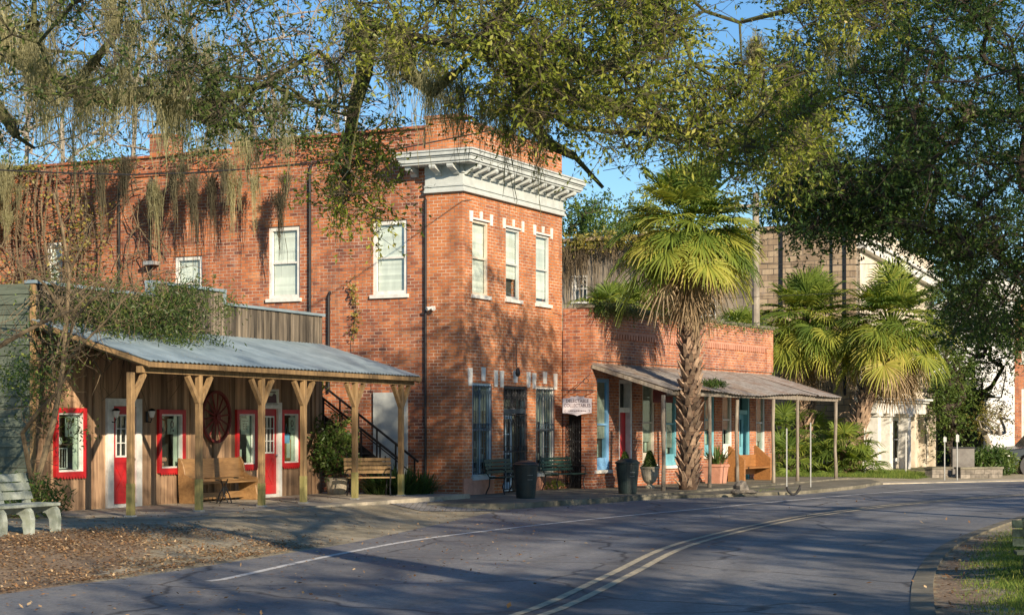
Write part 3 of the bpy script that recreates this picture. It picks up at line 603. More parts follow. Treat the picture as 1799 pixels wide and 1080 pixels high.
for z0, z1 in ((.02, .25), (.98, 1.08), (zt - .2, zt - .06)): b.box(d0 + .09, dm - .09, .14, .18, z0, z1)
for z in (.6, 1.5): b.box(d0 + .09, dm - .09, .145, .175, z, z + .03)
xm = (d0 + dm) / 2; b.box(xm - .012, xm + .012, .146, .174, .25, zt - .2)
b.build('door_leaf', 'paleblue', fdr)
b = MB(); quad(b, d0, d1, .187, .02, q[3] - .08); b.build('pane', 'glass_shop', fdr)
b = MB(); b.box(q[0] + .001, q[1] - .001, .27, .29, 0, q[3] - .001); b.build('room', 'dark', fdr)
b = MB(); bars(b, q[0] + .06, q[1] - .06, .06, zt - .08, 9, .0); bars(b, q[0] + .06, q[1] - .06, zt + .08, q[3] - .04, 8, .0); b.build('security_gate', 'iron', fdr)
b = MB(); b.tube([(q[0] + .5, -.0, 3.9), (q[0] + .5, -.12, 3.9), (q[0] + .5, -.14, 3.25)], .012, 5); b.lathe([(.01, 0), (.05, .02), (.07, .1), (.05, .2), (.02, .24)], 8, (q[0] + .5, -.17, 3.02)); b.build('door_lantern', 'iron', br)
# down pipes, lamp, boarded door, stone base course
for x, zt_, zb in ((748.5, 7.5, 0), (545, 8.5, 2.9), (265, 8.5, 3.2), (210, 8.5, 3.6), (578, 5.2, 2.6)):
    b = MB(SIDE); u = SF.ux(x); b.tube([(u, -.0, zb), (u, .0, zt_ - .12), (u, .06, zt_)], .035, 6); b.build('downpipe', 'iron', br)
b = MB(SIDE); u = SF.ux(762); z = SF.z(u, 541); b.box(u - .05, u + .05, -.05, -.0, z - .05, z + .05)
for s in (-1, 1): b.tube([(u + s * .03, -.05, z), (u + s * .1, -.17, z - .03)], [.03, .055], 8)
b.build('security_lamp', 'white', br)
q = SF.rect(656, 715, 689, 828); b = MB(SIDE); b.box(q[0], q[1], -.0, .069, .1, q[3]); b.build('boarded_door', 'paleblue', br).data.materials[0] = M['greypaint']
b = MB(SIDE); b.box(q[0] - .08, q[1] + .08, .04, .069, q[3], q[3] + .22); b.build('lintel', 'brick_side', br)
b = MB(SIDE); u = SF.ux(275); z = SF.z(u, 462); b.box(u - .25, u + .1, -.25, .06, z - .06, z + .04); b.build('wall_lamp', 'galv', br)
for q0, q1 in ((0.02, fo[0][1] + .05), (fo[2][0] - .1, FW)): b = MB(); b.box(q0, q1, -.04, -.001, -.3, .42); b.build('plinth', 'terracotta', br)

# ---------------------------------------------------------------- wooden shop
sh = SHF.empty('wooden_shop', 'low board and batten shop with red window frames and a tin porch roof', 'shop')
SL = 10.4
W1 = SHF.rect(97, 150, 718, 835); W2 = SHF.rect(279, 324, 721, 828); W3 = SHF.rect(416, 453, 721, 821); W4 = SHF.rect(492, 527, 721, 818)
W3[1] = min(W3[1], 7.36); W4[0] = max(W4[0], 8.46)
D1 = [1.83, 2.92, 0, 2.12]; D2 = [7.50, 8.40, 0, 2.12]
FZ = 3.62
mb = MB(); mb.wall(-.4, SL, -.1, 3.5, .05, .2, [W1, W2, W3, W4, D1, D2]); mb.build('wall', 'board', sh)
b = MB(); x = -.4
while x < SL:                         # individual boards and battens
    x1 = min(x + random.uniform(.19, .25), SL)
    ops = [o for o in (W1, W2, W3, W4, D1, D2) if o[0] - .0 < x1 and o[1] + .0 > x]
    segs = [(-.1, 3.5)]
    for o in ops: segs = [(a, c) for s0, s1 in segs for a, c in ((s0, min(s1, o[2])), (max(s0, o[3]), s1)) if c - a > .02]
    cut = any(o[0] <= x or o[1] >= x1 for o in ops)
    if ops and not all(o[0] <= x and o[1] >= x1 for o in ops):
        o = ops[0]
        if o[0] > x: b.box(x, o[0], .03, .05, -.1, 3.5)
        if o[1] < x1: b.box(o[1], x1, .03, .05, -.1, 3.5)
        for s0, s1 in segs: b.box(max(x, o[0]) + .0005, min(x1, o[1]) - .0005, .031, .05, s0, s1)
    else:
        for s0, s1 in segs: b.box(x + .004, x1 - .004, .03 - random.uniform(0, .006), .05, s0, s1)
    inside = any(o[0] - .1 < x < o[1] + .1 for o in (W1, W2, W3, W4, D1, D2))
    if not inside and random.random() < .8: b.box(x - .022, x + .022, .005, .03, -.1, 3.5)
    x = x1
b.build('board_cladding', 'board', sh)
# side, back walls, roof
mb = MB(); mb.box(-.4, -.25, .2, 9, -.2, 4.2, .5); mb.box(SL - .15, SL, .2, 9, -.2, 3.45, .5); mb.box(-.25, SL - .15, 8.85, 9, -.2, 3.3, .5); mb.build('side_wall', 'siding', sh)
b = MB()
for k in range(23):
    z = -.1 + k * .19; b.add([(-.405, .05, z), (-.405, 9, z), (-.44, 9, z), (-.44, .05, z), (-.405, .05, z + .19), (-.405, 9, z + .19), (-.412, 9, z + .19), (-.412, .05, z + .19)], [(0, 1, 2, 3), (4, 7, 6, 5), (0, 4, 5, 1), (3, 2, 6, 7), (0, 3, 7, 4), (1, 5, 6, 2)])
b.build('clapboard_siding', 'siding', sh)
b = MB(); b.box(-.46, -.36, .0, .06, -.1, 4.25); b.build('corner_board', 'timber', sh)
mb = MB(); mb.add([(-.24, .3, 3.5), (SL - .16, .3, 3.5), (SL - .16, 8.84, 3.3), (-.24, 8.84, 3.3)], [(0, 1, 2, 3)]); mb.build('roof', 'tin_rust', sh)
# false front in three steps
uA, uB = SHF.ux(271), SHF.ux(394)
b = MB(); x = -.4; capz = []
while x < SL:
    x1 = min(x + random.uniform(.13, .2), SL); zt_ = 4.58 if uA < (x + x1) / 2 < uB else 4.30
    b.box(x + .004, x1 - .004, .03 - random.uniform(0, .012), .06, 3.5 - random.uniform(0, .02), zt_ - .03)
    if random.random() < .5: b.box(x - .02, x + .02, .005, .03, 3.5, zt_ - .03)
    x = x1
b.box(-.4, SL, .06, .14, 3.5, 4.26); b.box(uA, uB, .062, .138, 4.26, 4.55)
b.build('false_front', 'board_grey', sh)
b = MB(); b.box(-.44, uA - .03, -.04, .2, 4.27, 4.33); b.box(uB + .03, SL + .04, -.04, .2, 4.27, 4.33); b.box(uA - .05, uB + .05, -.04, .2, 4.55, 4.61)
b.box(uA - .045, uA - .01, -.035, .19, 4.3, 4.55); b.box(uB + .01, uB + .045, -.035, .19, 4.3, 4.55); b.build('parapet_cap', 'tin', sh)
# porch roof: corrugated tin sheet with thickness
PU0, PU1, PW, PZB, PZF = -.5, SL, 2.66, 3.60, 2.80
b = MB(); n = 150; vs = []
for i in range(n + 1):
    u = PU0 + (PU1 - PU0) * i / n; c = .008 * (1 if i % 2 else -1)
    for (yy, zz) in ((.0, PZB), (-PW, PZF)): vs.append((u, yy, zz + c)); 
for i in range(n + 1):
    u = PU0 + (PU1 - PU0) * i / n; c = .008 * (1 if i % 2 else -1)
    for (yy, zz) in ((.0, PZB - .015), (-PW, PZF - .015)): vs.append((u, yy, zz + c))
m2 = 2 * (n + 1)
for i in range(n): 
    b.add([vs[2 * i], vs[2 * i + 1], vs[2 * i + 3], vs[2 * i + 2]], [(0, 1, 2, 3)], .5 + .5 * math.sin(i // 12 * 2.4))
    b.add([vs[m2 + 2 * i], vs[m2 + 2 * i + 1], vs[m2 + 2 * i + 3], vs[m2 + 2 * i + 2]], [(3, 2, 1, 0)], .3)
b.build('porch_roof', 'tin', sh)
b = MB()
for i in range(18):
    u = PU0 + .06 + (PU1 - PU0 - .12) * i / 17; b.beam((u, -.02, PZB - .09), (u, -PW + .06, PZF - .09), .045, .11)
for f in (.2, .5, .8): yy = -PW * f; b.box(PU0, PU1, yy - .04, yy + .04, PZB + (PZF - PZB) * f - .035, PZB + (PZF - PZB) * f - .014)
b.build('rafter', 'timber', sh)
b = MB(); b.box(PU0 - .02, PU1 + .02, -PW + .02, -PW + .05, PZF - .12, PZF - .03); b.box(PU0, PU1, -2.46, -2.34, PZF - .22, PZF - .10); b.beam((PU0 - .0, -.02, PZB - .06), (PU0 - .0, -PW + .04, PZF - .07), .03, .08); b.beam((PU1, -.02, PZB - .1), (PU1, -PW + .04, PZF - .1), .035, .14); b.build('fascia', 'timber', sh)
posts = [SHF.ux(x_, 2.4) for x_ in (230, 350, 460, 533.5, 624, 705)]
for k, u in enumerate(posts):
    b = MB(); b.box(u - .055, u + .055, -2.455, -2.345, .02, PZF - .221); p = b.build('porch_post', 'timber', sh, bevel=.006)
    b = MB(); b.box(u - .058, u + .058, -2.458, -2.342, .02, .45 + .2 * random.random()); b.build('mossy_foot', 'timber_green', p)
    b = MB(); b.box(u - .08, u + .08, -2.48, -2.32, .0, .03); b.build('post_base', 'galv', p)
    for s in (-1, 1):
        if k == 0 and s < 0: continue
        b = MB(); b.beam((u + s * .04, -2.4, 2.08), (u + s * .40, -2.4, PZF - .235), .085, .085, up=(0, 1, 0)); b.build('post_brace', 'timber', p)
# windows and doors
def shopwin(q, deep=.5):
    u0, u1, z0, z1 = q
    b = MB(); f_ = .075
    b.box(u0 - .02, u0 + f_, -.035, .06, z0 - .02, z1 + .02); b.box(u1 - f_, u1 + .02, -.035, .06, z0 - .02, z1 + .02)
    b.box(u0 + f_, u1 - f_, -.035, .06, z1 - f_, z1 + .02); b.box(u0 + f_, u1 - f_, -.035, .06, z0 - .02, z0 + f_)
    k = 0; x = u0 + f_
    while x < u1 - .03: b.tube([(x, -.036, z0 - .035), (x, -.02, z0 - .035)], .03, 8); x += .09
    f = b.build('window', 'red', sh)
    b = MB(); g = .035; a0, a1, c0, c1 = u0 + f_, u1 - f_, z0 + f_, z1 - f_
    b.box(a0, a0 + g, -.01, .08, c0, c1); b.box(a1 - g, a1, -.01, .08, c0, c1); b.box(a0 + g, a1 - g, -.01, .08, c1 - g, c1); b.box(a0 + g, a1 - g, -.01, .08, c0, c0 + g); b.build('inner_frame', 'white', f)
    b = MB(); quad(b, a0 + g, a1 - g, .052, c0 + g, c1 - g); b.build('pane', 'glass_shop', f)
    b = MB(); e = .002; A = (u0 + e, u1 - e, z0 + e, z1 - e)
    b.add([(A[0], .09, A[2]), (A[1], .09, A[2]), (A[1], .09 + deep, A[2]), (A[0], .09 + deep, A[2]), (A[0], .09, A[3]), (A[1], .09, A[3]), (A[1], .09 + deep, A[3]), (A[0], .09 + deep, A[3])], [(0, 1, 2, 3), (4, 7, 6, 5), (0, 3, 7, 4), (1, 5, 6, 2), (3, 2, 6, 7)], .5); b.build('room', 'room', f)
    b = MB(); b.box(a1 - .16, a1 - .03, .1, .12, c0 + .02, c1 - .02); b.build('shutter', 'paper', f)
    return f, (a0 + g, a1 - g, c0 + g, c1 - g)
f1, a = shopwin(W1); 
b = MB(); b.box(a[0] + .02, a[0] + .42, .12, .13, a[2] + .02, a[2] + .04); 
for x_ in (a[0] + .02, a[0] + .40): b.box(x_, x_ + .02, .12, .13, a[2] + .02, a[2] + .42)
b.box(a[0] + .02, a[0] + .42, .12, .13, a[2] + .40, a[2] + .42)
for x_ in np.linspace(a[0] + .1, a[0] + .34, 4): b.box(x_, x_ + .008, .122, .128, a[2] + .04, a[2] + .40)
b.build('display_cabinet', 'white', f1)
b = MB(); b.lathe([(.02, 0), (.09, .03), (.12, .09), (.10, .15), (.04, .18)], 10, (a[0] + .2, .2, a[2] + .46)); b.build('display_lamp', 'lampglass', f1)
def poster(f, u0, u1, z0, z1, yy=.062, ring=False):
    b = MB(); b.box(u0, u1, yy, yy + .006, z0, z1); p = b.build('poster', 'paper', f)
    b = MB(); c = ((u0 + u1) / 2, (z0 + z1) / 2)
    if not ring:
        b.tube([(c[0] + .05 * math.cos(a_), yy - .004, c[1] + .04 + .07 * math.sin(a_)) for a_ in np.linspace(0, 6.28, 12)], .012, 4, cap=False); b.box(c[0] - .05, c[0] - .03, yy - .003, yy - .001, z0 + .04, c[1] - .02); b.box(c[0] + .02, c[0] + .07, yy - .003, yy - .001, z0 + .05, z0 + .1); b.build('print', 'signink', p); return
    b.box(u0 + .03, u1 - .03, yy - .003, yy - .001, z1 - .07, z1 - .05)
    for s in (-1, 1):
        x_ = c[0] + s * (u1 - u0) * .17; h = (z1 - z0) * .18; w_ = (u1 - u0) * .1
        b.box(x_ - w_, x_ - w_ + .015, yy - .003, yy - .001, c[1] - h, c[1] + h)
        for dz in (-h, -.007, h - .015): b.box(x_ - w_ + .0151, x_ + w_, yy - .003, yy - .001, c[1] + dz, c[1] + dz + .015)
    b.build('print', 'signink', p)
poster(f1, a[1] - .42, a[1] - .16, a[3] - .42, a[3] - .03)
f2, a = shopwin(W2); poster(f2, a[0] + .3, a[0] + .62, a[3] - .38, a[3] - .06)
b = MB(); c = (a[0] + .12, a[3] - .22); b.tube([(c[0] + .1 * math.cos(t), .063, c[1] + .15 * math.sin(t)) for t in np.linspace(0, 6.283, 17)], .016, 5, cap=False); b.build('wreath', 'orange_wood', f2)
b = MB()
for i in range(16): x_ = random.uniform(a[0] + .02, a[1] - .3); z_ = a[2] + random.choice((.0, .1)); b.lathe([(.02, 0), (.035, .03), (.03, .07), (.01, .09)], 6, (x_, .15 + random.uniform(0, .1), z_))
b.build('display_goods', 'terracotta', f2)
f3, a = shopwin(W3); poster(f3, (a[0] + a[1]) / 2 - .12, (a[0] + a[1]) / 2 + .2, a[3] - .42, a[3] - .06, ring=True)
b = MB(); b.box(a[0] + .03, a[0] + .26, .1, .11, a[2] + .02, a[2] + .3); b.build('poster', 'paper', f3)
f4, a = shopwin(W4)
b = MB(); b.tube([(a[0] + .2, .1, a[2] + .62), (a[0] + .27, .1, a[2] + .88), (a[0] + .34, .1, a[2] + .62)], .006, 4); b.box(a[0] + .14, a[0] + .40, .09, .12, a[2] + .42, a[2] + .64); b.build('hanging_bag', 'blue', f4)
b = MB(); b.box(a[1] - .38, a[1] - .12, .1, .12, a[2] + .02, a[2] + .5); p = b.build('framed_picture', 'oak_wood', f4)
b = MB(); c = ((a[1] - .25), a[2] + .26); b.box(c[0] - .08, c[0] + .08, .094, .099, c[1] - .18, c[1] + .18); b.build('mat', 'paper', p)
poster(f4, a[0] + .32, a[0] + .6, a[3] - .4, a[3] - .05)
def shopdoor(q, leaf0, leaf1):
    u0, u1, z0, z1 = q
    b = MB(); b.box(u0 - .03, leaf0, -.03, .07, z0, z1 + .05); b.box(leaf1, u1 + .03, -.03, .07, z0, z1 + .05); b.box(leaf0, leaf1, -.03, .07, z1 - .10, z1 + .05); b.box(leaf0, leaf1, -.05, .07, z0, z0 + .07)
    f = b.build('door_frame', 'white', sh)
    l0, l1 = leaf0 + .005, leaf1 - .005; za, zb = z0 + .075, z1 - .105; zg0, zg1 = z0 + 1.0, zb - .16; m_ = .13
    b = MB(); b.box(l0, l0 + m_, .02, .06, za, zb); b.box(l1 - m_, l1, .02, .06, za, zb); b.box(l0 + m_, l1 - m_, .02, .06, zg1, zb); b.box(l0 + m_, l1 - m_, .02, .06, za, za + .2); b.box(l0 + m_, l1 - m_, .02, .06, zg0 - .12, zg0); b.box(l0 + m_, l1 - m_, .035, .055, za + .2, zg0 - .12)
    b.beam((l0 + m_, .027, za + .2), (l1 - m_, .027, zg0 - .12), .07, .014, up=(0, 1, 0)); b.beam((l1 - m_, .030, za + .2), (l0 + m_, .030, zg0 - .12), .07, .012, up=(0, 1, 0))
    d = b.build('door', 'red', sh)
    b = MB(); a0, a1 = l0 + m_ - .02, l1 - m_ + .02
    b.box(a0, a1, .005, .02, zg0, zg0 + .035); b.box(a0, a1, .005, .02, zg1 - .035, zg1); b.box(a0, a0 + .03, .005, .02, zg0 + .035, zg1 - .035); b.box(a1 - .03, a1, .005, .02, zg0 + .035, zg1 - .035)
    for i in (1, 2):
        x_ = a0 + (a1 - a0) * i / 3; b.box(x_ - .01, x_ + .01, .008, .03, zg0 + .035, zg1 - .035)
        z_ = zg0 + (zg1 - zg0) * i / 3; b.box(a0 + .03, a1 - .03, .009, .029, z_ - .01, z_ + .01)
    b.build('glazing_bar', 'white', d)
    b = MB(); quad(b, a0, a1, .037, zg0, zg1); b.build('pane', 'glass_shop', d)
    b = MB(); b.box(l0 + .002, l1 - .002, .12, .14, z0, z1); b.build('room', 'dark', d)
    b = MB(); b.lathe([(.012, 0), (.012, .03), (.03, .04), (.03, .06), (.01, .07)], 8); 
    for i, v in enumerate(b.v): b.v[i] = (v[0] + l1 - .06, -v[2] + .02, v[1] + z0 + .95)
    b.build('door_knob', 'chrome', d)
shopdoor(D1, D1[0] + .17, D1[1] - .17 - .0); shopdoor(D2, D2[0] + .06, D2[1] - .14)
b = MB(); u = SHF.ux(569); b.box(SL - .02, SL + .14, -.05, .12, SHF.z(SL, 785), SHF.z(SL, 757)); b.build('meter_box', 'galv', sh)
def local(t, fr, u, w_, z): return fr.at(u, w_) + (fr.z0 + z,)
RZA = lambda fr: math.atan2(fr.d[1], fr.d[0])
# things on the shop wall
s = SHF.rect(463, 488, 683, 713)
t = empty('shop_sign', SHF.at(s[0], .0) + (SHF.z0 + s[2],), RZA(SHF), 'small pale picture sign hung above the right red door', 'sign')
b = MB(); wd, hh = s[1] - s[0], s[3] - s[2]; b.box(0, wd, -.03, .0, 0, hh); b.build('board', 'paper', t)
b = MB(); 
for a_ in ((0, wd, 0, .03), (0, wd, hh - .03, hh), (0, .03, .03, hh - .03), (wd - .03, wd, .03, hh - .03)): b.box(a_[0], a_[1], -.04, -.0301, a_[2], a_[3])
b.build('frame', 'white', t)
b = MB(); c = (wd * .5, hh * .45); b.prism([(c[0] - .2, c[1] - .1), (c[0] + .22, c[1] - .1), (c[0] + .2, c[1] + .08), (c[0] + .1, c[1] + .12), (c[0] + .02, c[1] + .05), (c[0] - .15, c[1] + .06)], -.034, -.0301); b.box(wd * .2, wd * .8, -.034, -.0301, hh * .78, hh * .84); b.build('print', 'signink', t)
u, z = SHF.ux(375), 0; zc = SHF.z(u, 732); Rw = .57
t = empty('wagon_wheel', SHF.at(u, .08) + (SHF.z0 + zc,), RZA(SHF), 'weathered dark red wagon wheel mounted on the shop boards', 'wheel')
def ring(b, r0, r1, y0, y1, n=36):
    vs = [(r * math.cos(2 * math.pi * j / n), y, r * math.sin(2 * math.pi * j / n)) for r, y in ((r0, y0), (r1, y0), (r1, y1), (r0, y1)) for j in range(n)]
    b.add(vs, [(k * n + j, k * n + (j + 1) % n, ((k + 1) % 4) * n + (j + 1) % n, ((k + 1) % 4) * n + j) for k in range(4) for j in range(n)])
b = MB(); ring(b, Rw - .055, Rw, -.03, .03); b.build('rim', 'oxblood', t)
b = MB(); ring(b, .02, .08, -.07, .05, 16); b.build('hub', 'oxblood', t)
for k in range(14):
    a_ = k * 2 * math.pi / 14 + .1; b = MB(); b.tube([(.075 * math.cos(a_), -.01, .075 * math.sin(a_)), ((Rw - .05) * math.cos(a_), -.0, (Rw - .05) * math.sin(a_))], [.022, .015], 6); b.build('spoke', 'oxblood', t)
for x_, lab in ((195, 'white glass wall lantern left of the left shop door'), (258, 'white glass wall lantern right of the left shop door')):
    u = SHF.ux(x_); z = SHF.z(u, 733)
    t = empty('wall_lantern', SHF.at(u, 0) + (SHF.z0 + z,), RZA(SHF), lab, 'lantern', 'lanterns beside the shop door')
    b = MB(); b.box(-.03, .03, -.02, 0, -.1, .12); b.tube([(0, -.02, -.08), (0, -.1, -.1), (0, -.13, -.02)], .012, 5); b.build('bracket', 'iron', t)
    b = MB(); b.lathe([(.04, 0), (.075, .12), (.075, .13)], 8, (0, -.13, 0)); b.build('shade', 'lampglass', t)
    b = MB(); b.lathe([(.09, 0), (.05, .04), (.01, .06)], 8, (0, -.13, .13)); b.build('cap', 'iron', t)

# pew bench on the porch
def pew(loc, rz, L, label, mat='oak_wood', cat='pew'):
    t = empty('pew', loc, rz, label, cat)
    prof = [(0.03, 0), (-.42, 0), (-.44, .12), (-.40, .32), (-.47, .44), (-.42, .50), (-.28, .52), (-.12, .60), (-.08, .80), (.0, .95), (.06, .95), (.06, .5)]
    for x_ in (0, L - .05):
        b = MB(); vs = [(x_, y, z) for y, z in prof] + [(x_ + .05, y, z) for y, z in prof]; n = len(prof)
        b.add(vs, [tuple(range(n)), tuple(range(2 * n - 1, n - 1, -1))] + [(i, i + n, (i + 1) % n + n, (i + 1) % n) for i in range(n)]); b.build('end_panel', mat, t, bevel=.008)
    b = MB(); b.box(.051, L - .051, -.44, -.06, .40, .44); b.build('seat', mat, t, bevel=.008)
    b = MB(); b.add([(.051, -.06, .41), (L - .051, -.06, .41), (L - .051, .03, .93), (.051, .03, .93), (.051, -.03, .41), (L - .051, -.03, .41), (L - .051, .055, .93), (.051, .055, .93)], [(0, 1, 2, 3), (7, 6, 5, 4), (3, 2, 6, 7), (0, 4, 5, 1), (0, 3, 7, 4), (1, 5, 6, 2)]); b.build('backrest', mat, t)
    b = MB(); b.box(.051, L - .051, -.10, -.07, .06, .2); b.build('stretcher', mat, t)
    return t
u0, u1 = SHF.ux(317, .12), SHF.ux(447, .45)
pew(SHF.at(u0, .12) + (.104,), RZA(SHF), u1 - u0, 'long oak church pew against the wooden shop wall behind the porch posts')
u = SHF.ux(398, 1.0)
t = empty('side_table', SHF.at(u, .95) + (.104,), RZA(SHF), 'small wooden table on a wrought iron base in front of the pew', 'table')
b = MB(); b.box(-.45, .45, -.2, .2, .52, .55); b.build('table_top', 'oak_wood', t, bevel=.006)
b = MB()
for s_ in (-1, 1):
    b.tube([(s_ * .06, -.15, 0), (s_ * .1, -.05, .2), (s_ * .04, 0, .35), (s_ * .14, 0, .52)], .014, 6); b.tube([(s_ * .06, .15, 0), (s_ * .1, .05, .2), (s_ * .04, 0, .35)], .014, 6)
    b.tube([(s_ * (.05 + .04 * math.cos(a_)), -.02, .28 + .07 * math.sin(a_)) for a_ in np.linspace(0, 6.28, 11)], .009, 5)
b.build('iron_base', 'iron', t)
# ---------------------------------------------------------------- alley: stair, white panel, bench
def stair():
    top = Vector(pix(545, 712, 44.4)); bot = Vector(pix(722, 862, 43.3)); bot.z = .0
    o_ = Vector((bot.x, bot.y, 0)); d = Vector((top.x - bot.x, top.y - bot.y)); Lh = d.length; Hh = top.z
    t = empty('iron_stair', tuple(o_), math.atan2(d.y, d.x), 'black open iron staircase climbing left in the alley beside the brick wall', 'stair')
    Hh -= .25
    for y_ in (-.42, .42):
        b = MB(); b.beam((0, y_, .0), (Lh, y_, Hh), .04, .22); b.build('stringer', 'iron', t)
        b = MB(); b.beam((0, y_, .85), (Lh, y_, Hh + .85), .045, .05); b.beam((0, y_, .45), (Lh, y_, Hh + .45), .02, .03)
        for k in range(6): x_ = .1 + (Lh - .2) * k / 5; b.box(x_ - .018, x_ + .018, y_ - .018, y_ + .018, Hh * x_ / Lh, Hh * x_ / Lh + .83)
        b.build('handrail', 'iron', t)
    b = MB(); n = 13
    for k in range(n): x_ = Lh * (k + .7) / n; z_ = Hh * (k + .7) / n; b.box(x_ - .12, x_ + .14, -.39, .39, z_, z_ + .035)
    b.build('tread', 'iron', t)
    b = MB(); b.box(Lh, Lh + 1.5, -.45, .45, Hh - .05, Hh + .02)
    for x_, y_ in ((Lh + 1.4, -.4), (Lh + 1.4, .4), (Lh, -.4)): b.box(x_ - .04, x_ + .04, y_ - .04, y_ + .04, -.1, Hh - .06)
    b.build('landing', 'iron', t)
stair()
def slat_bench(loc, rz, L, label, wood='old_wood', metal='iron', group=None):
    t = empty('slat_bench', loc, rz, label, 'bench', group)
    b = MB()
    for k in range(4): b.box(0, L, -.42 + k * .11, -.34 + k * .11, .42, .445)
    b.build('seat', wood, t)
    b = MB()
    for k in range(4): z_ = .52 + k * .095; y_ = .05 + k * .025; b.box(0, L, y_, y_ + .025, z_, z_ + .075)
    b.build('backrest', wood, t)
    for x_ in (.08, L - .12):
        b = MB(); 
        b.tube([(x_, -.42, 0), (x_, -.36, .2), (x_, -.43, .41), (x_, 0, .41), (x_, .06, .5), (x_, .17, .92)], .018, 6)
        b.tube([(x_, .12, 0), (x_, .02, .2), (x_, .0, .41)], .018, 6); b.tube([(x_, -.43, .41), (x_, -.44, .6), (x_, -.36, .64), (x_, .04, .62)], .016, 6)
        b.build('leg', metal, t)
    return t
p = SHF.at(SHF.ux(608, .7), .7); slat_bench(pix(606, 0, 41.3)[:2] + (.1,), R(16), 1.12, 'weathered wooden slat bench under the porch corner beside the alley plants', 'timber')
a0 = BF.ux(862, .3); slat_bench(BF.at(a0 + .05, .22) + (0,), RZA(BF), 1.5, 'green slat bench with black iron arms beside the blue barred door', 'green_iron')
a0 = BF.ux(958, .3); slat_bench(BF.at(a0 + .1, .22) + (0,), RZA(BF) - .15, 1.5, 'green slat bench with black iron arms below the pale barred window next to the gate', 'green_iron')
def planter(name, loc, label, cat, prof, mat, n=20):
    t = empty(name, loc, 0, label, cat); b = MB(); b.lathe(prof, n); b.build('pot', mat, t, smooth=False); return t
def binn(loc, label):
    t = empty('trash_bin', loc, R(20), label, 'trash bin', 'dark wheelless trash bins on the sidewalk'); t.scale = (.88, .88, .9)
    b = MB(); b.lathe([(.25, 0), (.26, .02), (.335, .82), (.335, .84), (.30, .85)], 28); b.build('body', 'bin', t, smooth=False)
    b = MB(); b.lathe([(.36, .85), (.365, .90), (.33, .915), (.28, .96), (.12, 1.0), (.02, 1.005)], 28); b.build('lid', 'bin', t)
    b = MB(); b.tube([(.31 * math.cos(a), .31 * math.sin(a), .78) for a in np.linspace(-2.3, -.9, 9)], .02, 5)
    b.build('rim', 'bin', t)
    b = MB()
    for z_, r_ in ((.62, .322), (.50, .310)):
        for a_ in np.linspace(-1.75, -1.35, 5): b.beam((r_ * math.cos(a_), r_ * math.sin(a_), z_), (r_ * math.cos(a_ + .05), r_ * math.sin(a_ + .05), z_), .008, .014)
    b.build('lettering', 'galv', t)
x_, y_, _ = gpt(924, 874.5, 0); binn((x_, y_, 0), 'dark green trash bin on the kerb in front of the barred shop windows')
x_, y_, _ = gpt(1103, 867, 0); binn((x_, y_, 0), 'blue-black trash bin on the sidewalk in front of the red doorway')

# ---------------------------------------------------------------- white bench (left) and mossy bench end (right)
def concrete_bench(loc, rz, L, label, mat, n=3, sup=.62):
    t = empty('concrete_bench', loc, rz, label, 'bench')
    b = MB(); b.box(0, L, -.50, -.36, .40, .45); b.box(0, L, -.34, -.20, .40, .45); b.box(0, L, -.18, -.05, .40, .45); b.build('seat', mat, t, bevel=.008)
    for k in range(3):
        z_ = .50 + k * .135; y_ = .02 + k * .05; b = MB(); b.add([(0, y_, z_), (L, y_, z_), (L, y_ + .045, z_ + .115), (0, y_ + .045, z_ + .115), (0, y_ + .04, z_), (L, y_ + .04, z_), (L, y_ + .085, z_ + .115), (0, y_ + .085, z_ + .115)], [(0, 1, 2, 3), (7, 6, 5, 4), (3, 2, 6, 7), (0, 4, 5, 1), (0, 3, 7, 4), (1, 5, 6, 2)]); b.build('back_slat', mat, t)
    for k in range(n):
        x_ = L - .16 - k * sup; b = MB()
        out = [(-.54, 0), (-.55, .22), (-.52, .34), (-.46, .40), (-.05, .40), (.02, .44), (.16, .90), (.22, .90), (.10, .42), (.09, .28), (.13, 0), (.0, 0), (-.03, .2), (-.08, .28), (-.22, .31), (-.34, .29), (-.40, .2), (-.42, 0)]
        vs = [(x_, y, z) for y, z in out] + [(x_ + .11, y, z) for y, z in out]; m_ = len(out)
        b.add(vs, [tuple(range(m_)), tuple(range(2 * m_ - 1, m_ - 1, -1))] + [(i, i + m_, (i + 1) % m_ + m_, (i + 1) % m_) for i in range(m_)]); b.build('leg', mat, t)
    return t
x1, y1, _ = gpt(100, 942, .03); d_ = SHF.d; Lb = 2.0
# front edge of right support sits at (x1,y1): local (L-.1, -.5)
rz = RZA(SHF); ox = x1 - d_[0] * (Lb - .1) + (-d_[1]) * .5; oy = y1 - d_[1] * (Lb - .1) + d_[0] * .5
concrete_bench((ox, oy, hz(x1, y1)), rz, Lb, 'pale painted concrete bench with three back slats on the leafy verge', 'bench_white')
x1, y1, _ = gpt(1778, 1018, -.07)
bo_ = concrete_bench((x1 + .10, y1 + .30, -.09), R(-10), 1.8, 'dark moss-stained concrete bench end on the grass at the right edge', 'mossy', 2, 1.48); bo_.scale = (.78, .78, .78)

